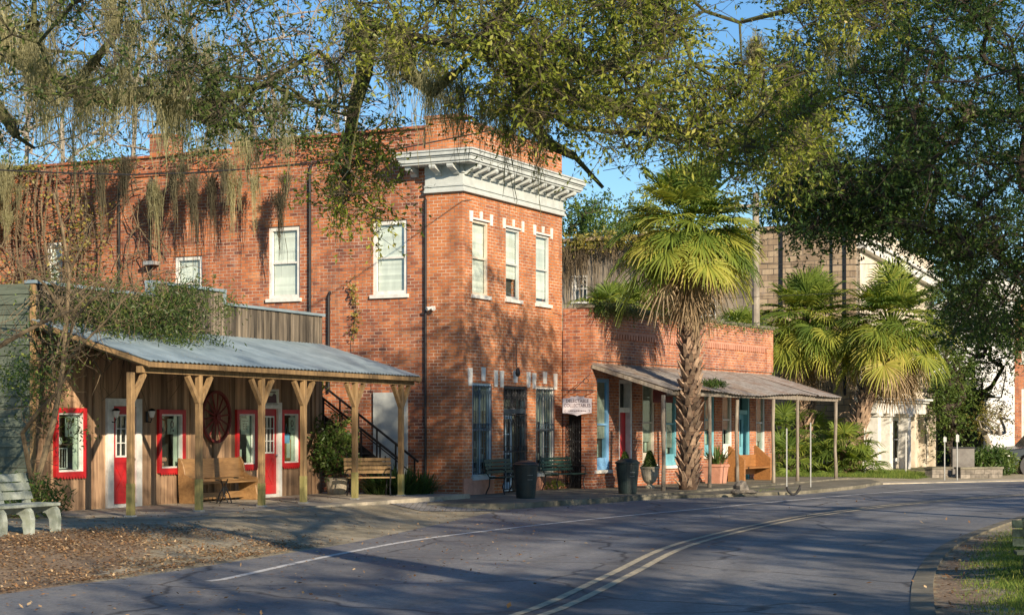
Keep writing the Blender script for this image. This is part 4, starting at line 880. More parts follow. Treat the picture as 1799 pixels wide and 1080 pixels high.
# ---------------------------------------------------------------- low brick building with rustic awning
LF = Fr(2.2, 49.0, .509, .861, 0)
lo = LF.empty('low_brick_building', 'single storey red brick shop row with a long rusty tin awning', 'building')
LL = 13.0; LT = 5.0
def cr(x0, x1, y1, top=3.05):
    q = LF.rect(x0, x1, 700, y1); q[3] = top; return q
OB = cr(1046, 1072, 825); OR = cr(1088, 1112, 858); OR[2] = 0; OC = cr(1129, 1151, 815); OT = cr(1170, 1190, 817); OD = cr(1200, 1222, 850); OD[2] = 0
OE = cr(1238, 1256, 800); OF_ = cr(1270, 1287, 798); OG = cr(1299, 1318, 845); OG[2] = 0; OH = cr(1329, 1345, 806)
allo = [OB, OR, OC, OT, OD, OE, OF_, OG, OH]
mb = MB(); mb.wall(0, LL, -.3, 4.62, 0, .32, allo)
# three recessed panels in the parapet band
pan = [(LF.ux(1082), LF.ux(1150)), (LF.ux(1166), LF.ux(1232)), (LF.ux(1240), LF.ux(1345))]
mb.build('wall', 'brick_low', lo)
mb = MB(); mb.wall(-.001, LL + .001, 3.55, LT, -.055, -.001, [(a, c, 3.62, 4.42) for a, c in pan]); mb.box(0, LL, .0, .32, 4.62, LT); mb.build('parapet', 'brick_low', lo)
mb = MB()
for a, c in pan:
    x = a + .04
    while x < c - .06: mb.box(x, x + .09, -.05, -.001, 4.20, 4.34); x += .17
    mb.box(a, c, -.045, -.001, 4.341, 4.419)
mb.build('dentils', 'terracotta', lo)
mb = MB(); mb.box(-.06, LL + .06, -.10, .38, LT, LT + .07); 
for i in range(60):
    u = random.uniform(0, LL); mb.box(u, u + random.uniform(.1, .5), -.11, -.02, LT + .07, LT + .07 + random.uniform(.01, .03))
mb.build('parapet_cap', 'kerb', lo)
GA = Fr(1.43, 49.42, .77, -.42 , 0)
gl_ = math.hypot(2.2 - 1.43, 49.42 - 49.0)
cm = Matrix.Rotation(0, 4, 'Z')
def tolow(fr):   # transform from another frame into the low building's local frame
    A = Matrix.Translation((fr.o[0], fr.o[1], fr.z0)) @ Matrix.Rotation(math.atan2(fr.d[1], fr.d[0]), 4, 'Z')
    B = Matrix.Translation((LF.o[0], LF.o[1], 0)) @ Matrix.Rotation(math.atan2(LF.d[1], LF.d[0]), 4, 'Z')
    return B.inverted() @ A
TG = tolow(GA)
mb = MB(TG); mb.wall(-.02, gl_ + .02, -.3, LT, .0, .3, [(.04, gl_ - .06, 0, 2.05)]); mb.build('gate_wall', 'brick_low', lo)
mb = MB(); mb.box(LL - .3, LL, .32, 12, -.3, LT - .2); mb.box(0.5, LL - .3, 11.7, 12, -.3, LT - .3); mb.box(.3, LL - .3, .32, 11.7, 4.3, 4.4); mb.build('rear_wall', 'brick_low', lo)
# iron gate
b = MB(TG); g0, g1 = .05, gl_ - .07
for k in range(12): x_ = g0 + (g1 - g0) * k / 11; b.tube([(x_, .05, .03), (x_, .05, 1.95 - .2 * abs(k - 5.5) / 5.5)], .011, 5)
for z_ in (.1, .7, 1.3, 1.72): b.box(g0, g1, .04, .06, z_, z_ + .025)
for i in range(4):
    for j in range(6):
        c = (g0 + (g1 - g0) * (i + .5) / 4, .3 + j * .26); b.tube([(c[0] + .06 * math.cos(a_), .05, c[1] + .09 * math.sin(a_)) for a_ in np.linspace(0, 6.28, 9)], .007, 4, cap=False)
b.build('iron_gate', 'iron', lo)
b = MB(TG); b.box(g0 - .005, g1 + .005, .27, .29, 0, 2.05); b.build('dark_passage', 'dark', lo)
fs = []
for q, m_ in ((OB, 'blue'), (OC, 'stone_pale'), (OT, 'teal'), (OE, 'teal'), (OF_, 'white'), (OH, 'greypaint')):
    q2 = list(q); f = sash(lo, q2, I4, fw=.1, frame=m_, blind='curtain', half=.5 + .4 * random.random(), sill='white', dep=.2, glassm='glass_shop', muntin=0); 
    b = MB(); b.box(q[0] + .02, q[1] - .02, .06, .14, q[2] + .1 , q[2] + .34); b.build('apron_panel', m_, f)
    b = MB(); x = q[0] + .2
    while x < q[1] - .25: w_ = random.uniform(.05, .16); b.box(x, x + w_, .2, .24, q[2] + .36, q[2] + random.uniform(.5, 1.3)); x += w_ + random.uniform(.05, .2)
    b.build('display_goods', 'paper', f)
for q, m_ in ((OR, 'red'), (OD, 'teal'), (OG, 'teal')):
    b = MB(); b.box(q[0], q[0] + .1, .02, .25, 0, q[3]); b.box(q[1] - .1, q[1], .02, .25, 0, q[3]); b.box(q[0] + .1, q[1] - .1, .05, .25, 2.12, 2.26); b.box(q[0] + .1, q[1] - .1, .05, .25, q[3] - .1, q[3]); f = b.build('door_frame', 'white' if m_ == 'red' else m_, lo)
    b = MB(); b.wall(q[0] + .105, q[1] - .105, .02, 2.115, .18, .22, [(q[0] + .28, q[1] - .28, 1.05, 1.95)] if m_ != 'red' else []); b.box(q[0] + .22, q[1] - .22, .165, .18, .2, .85); d = b.build('door', m_, f)
    b = MB(); quad(b, q[0] + .11, q[1] - .11, .227, .05, q[3] - .11); b.build('pane', 'glass_shop', f)
    b = MB(); b.box(q[0] + .001, q[1] - .001, .29, .31, 0, q[3] - .001); b.build('room', 'dark', f)
# awning
AW = 2.45; b = MB(); n = 120; zb, zf = 3.46, 2.72; segs = 7
def awz(u, f): return zb + (zf - zb) * f + .03 * math.sin(u * .9) * f + (-.05 * math.exp(-((u - 5.5) / 2.5) ** 2)) * f
ends = -AW - .06; sheet_off = [random.uniform(-.03, .05) for _ in range(20)]
for i in range(n):
    ua, ub = LL * i / n, LL * (i + 1) / n; k = i // 9; yo = ends - sheet_off[k]; ca = .011 * (1 if i % 2 else -1); cb = -ca; dz = .006 * (k % 2)
    q = [(ua, .0, awz(ua, 0) + ca + dz), (ua, yo, awz(ua, 1) + ca + dz), (ub, yo, awz(ub, 1) + cb + dz), (ub, .0, awz(ub, 0) + cb + dz)]
    b.add(q + [(x_, y_, z_ - .012) for x_, y_, z_ in q], [(0, 1, 2, 3), (7, 6, 5, 4), (1, 5, 6, 2)], sheet_off[k] * 10 + .4)
b.build('awning_roof', 'tin_rust', lo)
b = MB(); b.beam((0, -AW + .12, awz(0, .95) - .12), (LL, -AW + .12, awz(LL, .95) - .12), .08, .13); b.beam((.0, -.02, zb - .08), (.0, -AW, zf - .09), .06, .10); b.beam((LL, -.02, zb - .08), (LL, -AW, zf - .09), .06, .10)
for i in range(12): u = .5 + (LL - 1) * i / 11; b.beam((u, -.02, zb - .07), (u, -AW + .05, zf - .06), .05, .09)
b.build('awning_frame', 'old_wood', lo)
for x_, rw in ((1167, .06), (1248, .055), (1297, .055), (1360.5, .055), (1402.5, .055), (1462, .06)):
    u = LF.ux(x_, 2.35) if x_ < 1450 else LL - .12; b = MB(); k = [(u + random.uniform(-.04, .04), -2.33 + random.uniform(-.03, .03), z_) for z_ in (.9, 1.7)]
    ztop = awz(u, .95) - .19
    b.tube([(u, -2.33, -.05), (u + .01, -2.33, .3)] + k + [(u, -2.33, ztop)], [rw * 1.15, rw, rw * .9, rw, rw], 8); b.build('awning_post', 'old_wood', lo, smooth=True)
u = LF.ux(1445, .3); 
b = MB(); b.box(1.6 + 2.2, 1.6 + 2.21, -1.5, -.6, 2.3, 2.31); 
# hanging dark sign under awning
us = LF.ux(1164, 1.6); t = empty('hanging_sign', LF.at(us - .55, 1.6) + (2.38,), RZA(LF), 'dark brown unlit board sign hanging under the rusty awning', 'sign')
b = MB(); b.box(0, 1.2, -.02, .02, 0, .34); b.build('board', 'oxblood', t); b = MB(); b.box(.1, .11, -.005, .005, .34, .62); b.box(1.08, 1.09, -.005, .005, .34, .62); b.build('hanger', 'iron', t)
# shop sign with lettering
us = 0; q = [pix(989, 727, 48.6), pix(1040, 727, 48.6)]; sw = q[1][0] - q[0][0]; zb_ = q[0][2]
t = empty('shop_name_sign', (q[0][0], 48.6, zb_), 0, 'pale shaped board sign lettered DELECTABLE COLLECTABLES hanging above the iron gate', 'sign')
b = MB(); H_ = pix(0, 697, 48.6)[2] - zb_
out = [(0, .03), (.12, .02), (.25, .0), (.35, -.03), (sw / 2, -.05), (sw - .35, -.03), (sw - .25, 0), (sw - .12, .02), (sw, .03), (sw, H_ - .04), (sw - .2, H_ - .02), (sw - .22, H_ + .02), (sw - .32, H_ + .0), (sw / 2, H_ + .03), (.32, H_), (.22, H_ + .02), (.2, H_ - .02), (0, H_ - .04)]
b.prism(out, -.02, .02); b.build('board', 'signface', t)
def text(s_, size, x_, z_, parent, y_=-.0215, name='lettering', mat='signink', rot=(R(90), 0, 0), ext=.0015, sx=1):
    c = bpy.data.curves.new(name, 'FONT'); c.body = s_; c.size = size; c.align_x = 'CENTER'; c.extrude = ext; c.offset = size * .018
    o = bpy.data.objects.new(name, c); dg = bpy.context.evaluated_depsgraph_get(); me = bpy.data.meshes.new_from_object(o.evaluated_get(dg) if False else o)
    bpy.data.objects.remove(o); o = bpy.data.objects.new(name, me); me.materials.clear(); me.materials.append(M[mat]); COL.objects.link(o); o.parent = parent; o.location = (x_, y_, z_); o.rotation_euler = rot; o.scale = (sx, 1, 1)
    return o
text('DELECTABLE', .125, sw / 2, H_ - .15, t, sx=.86); text('COLLECTABLES', .125, sw / 2, H_ - .275, t, sx=.84)
b = MB(); 
x = .16
while x < sw - .18: w_ = random.uniform(.02, .05); b.box(x, x + w_, -.024, -.0201, .075, .075 + random.choice((.02, .03))); x += w_ + .014
b.tube([(.08, -.022, .05), (.05, -.022, .09), (.08, -.022, .12)], .006, 4); b.tube([(sw - .08, -.022, .05), (sw - .05, -.022, .09), (sw - .08, -.022, .12)], .006, 4)
b.build('small_print', 'signink', t)
b = MB(); b.tube([(sw - .02, 0, H_ + .18), (-.05, 0, H_ + .18)], .014, 5); b.tube([(sw - .05, .0, H_ + .62), (.3, 0, H_ + .19)], .010, 5)
b.tube([(sw - .16 + .07 * math.cos(a_), 0, H_ + .44 + .07 * math.sin(a_)) for a_ in np.linspace(0, 6.28, 13)], .008, 4)
for x_ in (.15, sw - .15): b.tube([(x_, 0, H_), (x_, 0, H_ + .18)], .006, 4)
b.tube([(sw - .02, 0, H_ + .18), (sw + .12, .35, H_ + .18)], .014, 5); b.build('wall_bracket', 'iron', t)
# sidewalk furniture of the low building
def onlf(x_, w_): return LF.at(LF.ux(x_, w_), w_)
urn = [(.16, 0), (.17, .05), (.09, .09), (.09, .13), (.20, .22), (.27, .40), (.29, .60), (.33, .66), (.33, .70), (.28, .70), (.27, .62)]
tu = planter('stone_urn', onlf(1142, 1.1) + (0,), 'grey-buff stone urn on the sidewalk holding a clipped conical shrub', 'planter', urn, 'urn'); tu.scale = (.85,) * 3
tu2 = planter('stone_urn', onlf(1098.5, .7) + (0,), 'stone urn with a dark conical shrub half hidden behind the second bin', 'planter', urn, 'urn'); tu2.scale = (.85,) * 3
tp = empty('terracotta_planter', onlf(1258, .95) + (0,), RZA(LF), 'square terracotta planter holding a spiky strap-leaved plant under the awning', 'planter')
b = MB(); b.add([(-.24, -.24, 0), (.24, -.24, 0), (.24, .24, 0), (-.24, .24, 0), (-.30, -.30, .58), (.30, -.30, .58), (.30, .30, .58), (-.30, .30, .58)], [(3, 2, 1, 0), (4, 5, 6, 7), (0, 1, 5, 4), (1, 2, 6, 5), (2, 3, 7, 6), (3, 0, 4, 7)]); b.box(-.32, .32, -.32, .32, .5, .565); b.build('pot', 'terracotta', tp)
pr = onlf(1283, .75)
t = empty('wooden_settle', pr + (0,), RZA(LF), 'orange-brown high-armed wooden settle facing the street under the rusty awning', 'settle')
for x_ in (0, 2.1):
    b = MB(); b.prism([(0, 0), (0, 0)], 0, 0) if False else None
    pf = [(-.5, 0), (-.5, .68), (-.44, .74), (.02, 1.12), (.08, 1.10), (.08, 0)]; vs = [(x_, y, z) for y, z in pf] + [(x_ + .06, y, z) for y, z in pf]; m_ = len(pf)
    b.add(vs, [tuple(range(m_)), tuple(range(2 * m_ - 1, m_ - 1, -1))] + [(i, i + m_, (i + 1) % m_ + m_, (i + 1) % m_) for i in range(m_)]); b.build('end_panel', 'orange_wood', t, bevel=.01)
b = MB(); b.box(.061, 2.099, -.46, .02, .40, .45); b.build('seat', 'orange_wood', t); b = MB(); b.box(.061, 2.099, .02, .06, .2, .82); b.build('backrest', 'orange_wood', t)
pb = onlf(1338, .55); t = empty('wooden_barrel', pb + (0,), 0, 'low pinkish barrel-shaped tub below the last window of the low brick building', 'barrel')
b = MB(); b.lathe([(.24, .22), (.29, .4), (.30, .52), (.28, .68), (.26, .70), (.24, .66)], 18); b.build('staves', 'terracotta', t); b = MB(); b.lathe([(.265, .28), (.275, .28), (.283, .33), (.27, .33)], 18); b.lathe([(.297, .58), (.30, .58), (.293, .63), (.28, .63)], 18); b.build('hoop', 'iron', t)
b = MB()
for a_ in range(4): b.box(.16 * math.cos(a_ * 1.57 + .7) - .03, .16 * math.cos(a_ * 1.57 + .7) + .03, .16 * math.sin(a_ * 1.57 + .7) - .03, .16 * math.sin(a_ * 1.57 + .7) + .03, 0, .23)
b.build('foot', 'old_wood', t)
# driftwood / rock heap and black rubber piece at the kerb
def rock(loc, s_, label, grp=None, nm='rock'):
    b = MB(); rr_ = random.Random(int(loc[0] * 1000)); n = 9; prof = []
    for i in range(6):
        a_ = math.pi * i / 5; ring_ = []
        for j in range(n): k = rr_.uniform(.75, 1.15); ring_.append((s_[0] * math.sin(a_) * math.cos(2 * math.pi * j / n) * k, s_[1] * math.sin(a_) * math.sin(2 * math.pi * j / n) * k, s_[2] * (1 - math.cos(a_)) / 2 * rr_.uniform(.9, 1.1)))
        prof += ring_
    b.add(prof, [(i * n + j, i * n + (j + 1) % n, (i + 1) * n + (j + 1) % n, (i + 1) * n + j) for i in range(5) for j in range(n)]); o = b.build(nm, 'rock'); o.location = loc; o.rotation_euler = (0, 0, rr_.uniform(0, 3)); props(o, label, 'rock', grp); return o
x_, y_, _ = gpt(1303, 868, -.06); rock((x_, y_, -.05), (.22, .2, .34), 'largest dark rock of the heap at the verge kerb right of the palm')
x_, y_, _ = gpt(1292, 869, -.06); rock((x_, y_ - .1, -.05), (.16, .14, .14), 'small rock on the left side of the heap at the verge kerb')
x_, y_, _ = gpt(1319, 868, -.06); rock((x_, y_, -.05), (.22, .14, .12), 'flat rock on the right side of the heap at the verge kerb')
x_, y_, _ = gpt(1395, 870, RZ); t = MB(); t.tube([(-.36, 0, .34), (-.26, 0, .16), (-.1, 0, .03), (.02, 0, .02), (.14, 0, .08), (.28, 0, .24), (.32, 0, .42)], [.05, .065, .06, .05, .06, .07, .05], 8); o = t.build('rubber_hose', 'rubber', smooth=True); o.location = (x_, y_, RZ + .02); o.scale = (.55, .55, .62); props(o, 'black curved rubber piece lying upturned at the road edge', 'hose')
# thin posts along the street
def spost(name, xb, yb, yt, zg, label, mat='galv', plate=None, r=.022, Yo=None):
    x_, y_, _ = gpt(xb, yb, zg); H = CAMZ + (HY - yt) / FPX * y_ - zg
    t = empty(name, (x_, y_, zg - .03), R(18), label, 'post', 'thin posts along the far kerb')
    b = MB(); b.tube([(0, 0, 0), (0, 0, H + .03)], r, 8); b.build('pole', mat, t)
    if plate: b = MB(); b.box(-.06, .06, -.03, -.022, H - plate, H); b.build('plate', 'galv', t)
spost('street_post', 1382.5, 857, 752, -.045, 'thin pale metal post leaning beside the awning, nearest the black rubber piece')
spost('street_post', 1424.5, 855, 742, -.045, 'thin grey metal post between the last two awning posts')
spost('street_post', 1519.5, 838, 752, -.10, 'thin white post on the apron left of the cream portico', 'white')
spost('street_post', 1592, 835, 760, -.10, 'thin white post in front of the tall cream columns', 'white')
spost('street_post', 1660, 843, 766, -.10, 'pale metal post with a small square plate, left of the box planter', 'galv', .16)
spost('street_post', 1682, 843, 762, -.10, 'pale metal post with a narrow plate, beside the dark cabinet', 'galv', .24)

# ---------------------------------------------------------------- tan brick and stone building behind
S = Fr(13.6, 70, .5, .866, -.05)
tb = S.empty('stone_building', 'tall tan brick building with old stucco side wall and a cream columned portico', 'building')
SH_ = 10.6; SLn = S.ux(1641)
SS = Fr(13.6, 70, .866, -.5, -.05)
qs = SS.rect(1006, 1032, 484, 530); 
cols_u = [SS.ux(x_) for x_ in (1480, 1381, 1290)]
ops = [qs, SS.rect(1225, 1258, 520, 600)]
mb = MB(SIDE); mb.wall(SS.ux(1335), 0, -.2, 9.7, 0, .4, [])
for cu in cols_u[:1]: mb.box(cu - .35, cu + .35, -.12, -.001, -.2, 10.2)
mb.box(-.75, -.001, -.1, -.001, -.2, 10.9); mb.box(-.9, .1, -.2, .6, 10.9, 11.05)
mb.build('side_wall', 'brick_tan', tb)
mb = MB(SIDE); mb.wall(-24, SS.ux(1335), -.2, 9.55, .02, .4, ops); mb.build('stucco_wall', 'stucco_old', tb)
mb = MB(SIDE); mb.box(-24, -.92, -.15, .5, 9.71, 9.86); mb.build('coping', 'brick_tan', tb)
for q in ops:
    f = sash(tb, q, SIDE, fw=.08, yo=.04, frame='white', blind=None, muntin=2, sill='white')
    b = MB(SIDE); bars(b, q[0], q[1], q[2], q[3], 4, -.03); b.build('window_bars', 'white', f)
for x_ in (1374, 1487): dk = MB(SIDE); u = SS.ux(x_); dk.box(u - .05, u + .05, -.07 - (.1 if x_ > 1400 else 0), -.01 - (.1 if x_ > 1400 else 0), 3, 9.6); dk.build('downpipe', 'iron', tb)
# front: portico with square columns
rr_ = lambda a, c, y0, y1: S.rect(a, c, y0, y1)
wins = [rr_(1565, 1583, 733, 810), rr_(1586, 1598, 733, 810), rr_(1623, 1632, 716, 806)]
Lf = SLn
mb = MB(); mb.wall(0, Lf, -.2, 7.6, .0, .4, [(q[0], q[1], q[2], q[3]) for q in wins]); mb.build('front_wall', 'stone_pale', tb)
mb = MB(); mb.prism([(0, 7.6), (Lf, 7.6), (Lf, 9.1), (Lf * .62, 9.3), (Lf * .3, 10.1), (0, 10.4)], 0, .4); mb.build('front_gable', 'stone_pale', tb)
mb = MB(); mb.beam((0, -.15, 8.95), (Lf, -.15, 8.0), .3, .3); mb.beam((0, -.2, 9.2), (Lf, -.2, 8.25), .45, .12); mb.build('gable_moulding', 'white', tb)
u1_, u2_ = S.ux(1541), S.ux(1592)
zp = S.z(u1_, 722); 
mb = MB(); mb.box(-.1, u2_ + .05, -.85, -.001, zp - .1, zp + .35); mb.box(-.2, u2_ + .15, -.98, -.001, zp + .35, zp + .45); mb.box(-.3, u2_ + .25, -1.1, -.001, zp + .45, zp + .53); mb.build('portico_entablature', 'white', tb)
for x_ in (1512, 1537, 1558, 1590):
    u = S.ux(x_, .6); b = MB(); b.box(u - .2, u + .2, -.8, -.4, 0, zp - .22); b.box(u - .27, u + .27, -.87, -.33, zp - .22, zp - .101); b.box(u - .27, u + .27, -.87, -.33, -.15, .0); b.build('column', 'white', tb)
for x_, m_ in ((1604, 'stone_pale'), (1621, 'stone_pale'), (1639, 'stone_pale')):
    u = min(S.ux(x_, .1), Lf - .2); b = MB(); b.box(u - .18, u + .18, -.25, -.001, -.1, S.z(u, 703)); b.build('pilaster', m_, tb)
mb = MB(); mb.box(u2_ + .3, Lf + .05, -.35, -.001, S.z(Lf * .8, 703), S.z(Lf * .8, 690)); mb.build('belt_course', 'stone_pale', tb)
for q in wins: sash(tb, q, I4, fw=.14, frame='white', blind=None, muntin=1, sill='stone_pale', mid=True)
mb = MB(); mb.box(Lf - .4, Lf, .4, 16, -.2, 8.6); mb.box(.4, Lf - .4, 15.6, 16, -.2, 8.6); mb.build('rear_wall', 'stone_pale', tb)
mb = MB(); mb.box(.4, Lf - .4, .4, 15.6, 8.7, 8.8); mb.build('roof', 'roofgrey', tb)

# ---------------------------------------------------------------- right background
W = Fr(20, 96, .97, -.24, 0)
hw = W.empty('white_house', 'white clapboard house behind the garden trees at far right', 'house')
b = MB(); b.wall(0, 12.5, -.2, 6.5, 0, .3, [(8.0, 9.0, 3.6, 5.0), (4, 5, 3.6, 5)]); b.box(0, .3, .3, 9, -.2, 6.5); b.prism([(-.3, 6.5), (12.8, 6.5), (6.2, 10)], -.1, .1); b.build('wall', 'housewhite', hw)
b = MB(); b.add([(-.5, -.5, 6.4), (6.2, -.5, 10.1), (6.2, 9, 10.1), (-.5, 9, 6.4)], [(0, 1, 2, 3)]); b.add([(13, -.5, 6.4), (6.2, -.5, 10.1), (6.2, 9, 10.1), (13, 9, 6.4)], [(3, 2, 1, 0)]); b.build('roof', 'roofgrey', hw)
sash(hw, [8.0, 9.0, 3.6, 5.0], I4, blind=None); sash(hw, [4, 5, 3.6, 5], I4, blind=None)
Bk = Fr(*gpt(1783, 835, 0)[:2], .9, -.3); Bk = Fr(pix(1783, 0, 74)[0], 74, .9, -.3)
hb = Bk.empty('red_brick_house', 'red brick house corner with white twelve pane windows at the right edge', 'house')
q = [.28, 1.5, 1.0, 3.3]; q2 = [.28, 1.5, 4.4, 6.2]
b = MB(); b.wall(0, 8, -.2, 7, 0, .3, [q, q2]); b.box(0, .3, .3, 8, -.2, 7); b.build('wall', 'brick_low', hb)
for q_ in (q, q2):
    f = sash(hb, q_, I4, fw=.09, blind=None, muntin=2)
    b = MB()
    for k in range(1, 6): z_ = q_[2] + (q_[3] - q_[2]) * k / 6; b.box(q_[0] + .09, q_[1] - .09, .05, .09, z_ - .012, z_ + .012)
    b.build('glazing_bar', 'white', f)
b = MB(); b.box(-.3, 8.2, -.4, .8, 7, 7.3); b.build('cornice', 'white', hb)
# shed roof edge behind the tan building
Sd = Fr(pix(1642, 0, 82)[0], 82, .95, -.3); sd_ = Sd.empty('garden_shed', 'small dark roofed shed between the tan building and the trees', 'shed')
b = MB(); b.box(-2, 2.2, 0, 3, -.2, 3.1); b.build('wall', 'siding', sd_); b = MB(); b.prism([(-2.2, 3.1), (2.6, 3.1), (2.6, 3.18), (.3, 4.1), (-2.2, 4.4)], -.4, 3.2); b.build('roof', 'roofgrey', sd_)
# picket fence
p0, p1 = pix(1700, 0, 70), pix(1760, 0, 68); fx = math.atan2(p1[1] - p0[1], p1[0] - p0[0]); FL = 3.2
pf_ = empty('picket_fence', (p0[0] - .6, p0[1], -.1), fx, 'low white picket fence behind the bush at right', 'fence')
b = MB(); k = 0
while k * .14 < FL: b.prism([(k * .14, 0), (k * .14 + .08, 0), (k * .14 + .08, .95), (k * .14 + .04, 1.02), (k * .14, .95)], -.012, .012); k += 1
b.build('pickets', 'white', pf_); b = MB(); b.box(0, FL, .013, .05, .25, .33); b.box(0, FL, .013, .05, .7, .78); b.build('rail', 'white', pf_)
# dark cabinet, block planter walls
x_, y_, _ = gpt(1692, 838, -.08); t = empty('utility_cabinet', (x_, y_, -.1), R(-8), 'dark grey utility cabinet behind the low block wall', 'cabinet')
b = MB(); b.box(-.38, .38, -.2, .3, .0, 1.05); b.build('case', 'roofgrey', t, bevel=.01); b = MB(); b.box(-.40, .40, -.23, .33, 1.05, 1.10); b.build('lid', 'iron', t)
def blockwall(xa, xb, yb, label, h=.36):
    a = gpt(xa, yb, -.1); c = gpt(xb, yb - 1, -.1); L = math.hypot(c[0] - a[0], c[1] - a[1])
    t = empty('block_wall', (a[0], a[1], -.12), math.atan2(c[1] - a[1], c[0] - a[0]), label, 'wall', 'low block planter walls')
    b = MB(); z = 0; r_ = 0
    while z < h - .05:
        x = -(r_ % 2) * .2
        while x < L: b.box(max(x, 0) + .004, min(x + .4, L) - .004, random.uniform(-.01, .01), .3, z + .004, z + .176); x += .4
        z += .18; r_ += 1
    b.build('blocks', 'rock', t); b = MB(); b.box(-.03, L + .03, -.04, .34, h, h + .07); b.build('capstone', 'kerb', t)
blockwall(1638, 1672, 841, 'low dark block wall left of the two plated posts'); blockwall(1688, 1762, 841, 'longer low block wall with pale capping right of the two plated posts')
# pickup truck (front at left)
x_, y_, _ = gpt(1781, 838, -.1)
tr_ = empty('pickup_truck', (x_, y_ + 1, -.1), R(14), 'dark grey pickup truck parked nose left at the right edge', 'pickup truck')
b = MB()
pr_ = [(0, .45), (.03, .78), (.12, .98), (1.35, 1.10), (1.95, 1.68), (3.1, 1.72), (3.3, 1.16), (5.3, 1.16), (5.35, .5), (4.75, .42), (4.6, .75), (4.3, .86), (4.0, .75), (3.85, .42), (1.4, .38), (1.25, .72), (.95, .84), (.65, .72), (.5, .40), (.1, .38)]
b.prism(pr_, 0, 1.8); b.build('body', 'carpaint', tr_, bevel=.04)
b = MB(); b.prism([(1.5, 1.14), (2.0, 1.60), (2.45, 1.63), (2.45, 1.14)], -.006, -.001); b.prism([(2.52, 1.14), (2.52, 1.63), (3.02, 1.63), (3.18, 1.16)], -.006, -.001); b.build('window', 'dark', tr_)
for x_ in (.95, 4.3):
    for y_ in (-.03, 1.6):
        b = MB(); 
        def wh(bb, r0, w0, w1):
            n = 24; vs = [(x_ + r * math.cos(2 * math.pi * j / n), y_ + yy, .38 + r * math.sin(2 * math.pi * j / n)) for r, yy in ((.02, w0), (r0, w0), (r0, w1), (.02, w1)) for j in range(n)]
            bb.add(vs, [(k * n + j, k * n + (j + 1) % n, (k + 1) * n + (j + 1) % n, (k + 1) * n + j) for k in range(3) for j in range(n)])
        wh(b, .38, 0, .22); wl = b.build('wheel', 'rubber', tr_); b = MB(); wh(b, .22, -.012, .1); b.build('rim', 'chrome', wl)
b = MB(); b.box(-.012, .06, .15, .42, .70, .86); b.box(.0, .22, -.012, .1, .72, .86); b.build('headlight', 'lampglass', tr_); b = MB(); b.box(-.02, .02, 1.38, 1.65, .70, .86); b.build('headlight', 'lampglass', tr_)
b = MB(); b.box(-.10, .12, -.02, 1.82, .42, .60); b.build('bumper', 'chrome', tr_); b = MB(); b.box(-.015, .02, .45, 1.35, .64, .90); b.build('grille', 'chrome', tr_)
# pole and wires
x_, y_ = pix(1328.5, 0, 62)[:2]; t = empty('utility_pole', (x_ , y_, 0), 0, 'pale wooden utility pole rising behind the low brick building', 'pole'); zt = pix(0, 470, 62)[2]
b = MB(); b.tube([(0, 0, -.2), (0, 0, zt + 2.6)], [.15, .12], 10); b.build('shaft', 'bark_pale', t); b = MB(); b.box(-.9, .9, -.06, .06, zt + 2.1, zt + 2.2); b.build('crossarm', 'old_wood', t)
def wire(pts, label, r=.012, sag=.25):
    P = [Vector(pix(*p)) for p in pts]; out = []
    for i in range(len(P) - 1):
        for k in range(8): f = k / 8; v = P[i].lerp(P[i + 1], f); out.append(v)
    out.append(P[-1]); b = MB(); b.tube(out, r, 5); o = b.build('overhead_wire', 'rubber'); props(o, label, 'wire', 'overhead wires')
wire([(-120, 297, 30), (0, 299, 30.3), (110, 304, 31), (230, 307, 32), (330, 304, 33), (450, 296, 34), (560, 284, 35), (700, 262, 37), (850, 232, 39), (960, 210, 41)], 'dark cable sagging across the brick side wall from the left edge', .014)
wire([(1060, 300, 40), (1250, 266, 38), (1400, 232, 36.5), (1550, 190, 35), (1700, 150, 33.5), (1900, 90, 32)], 'thin cable crossing the dark tree crown at upper right', .008)
wire([(1337, 464, 61), (1480, 465, 64), (1600, 462, 67)], 'thin wire passing in front of the tan brick pilaster', .012)
wire([(990, 533, 48.3), (1100, 534, 50), (1220, 527, 53), (1330, 521, 58), (1480, 515, 62), (1660, 470, 66)], 'pale thin wire above the low building parapet', .009)
SHADE = [(12, -6, 11.6, 4.6, 4.2, 'roadside oak behind the camera', 101, 150, 50), (20.6, -1, 14.4, 4.6, 3.5, 'roadside oak further back on the right island', 102, 170, 50), (22.5, 25, 9.0, 2.0, 4.6, 'wide low oak well right of the road', 103, 200, 60), (29.5, 29.5, 10.4, 2.2, 5.2, 'low oak at the bend of the road', 105, 220, 60), (10.5, 1, 7.8, 3.6, 2.8, 'small oak on the island near the camera', 106, 80, 60), (23.5, -9, 24.5, 14, 7.0, 'tall thin-crowned oak behind the roadside row', 107, 170, 40)]
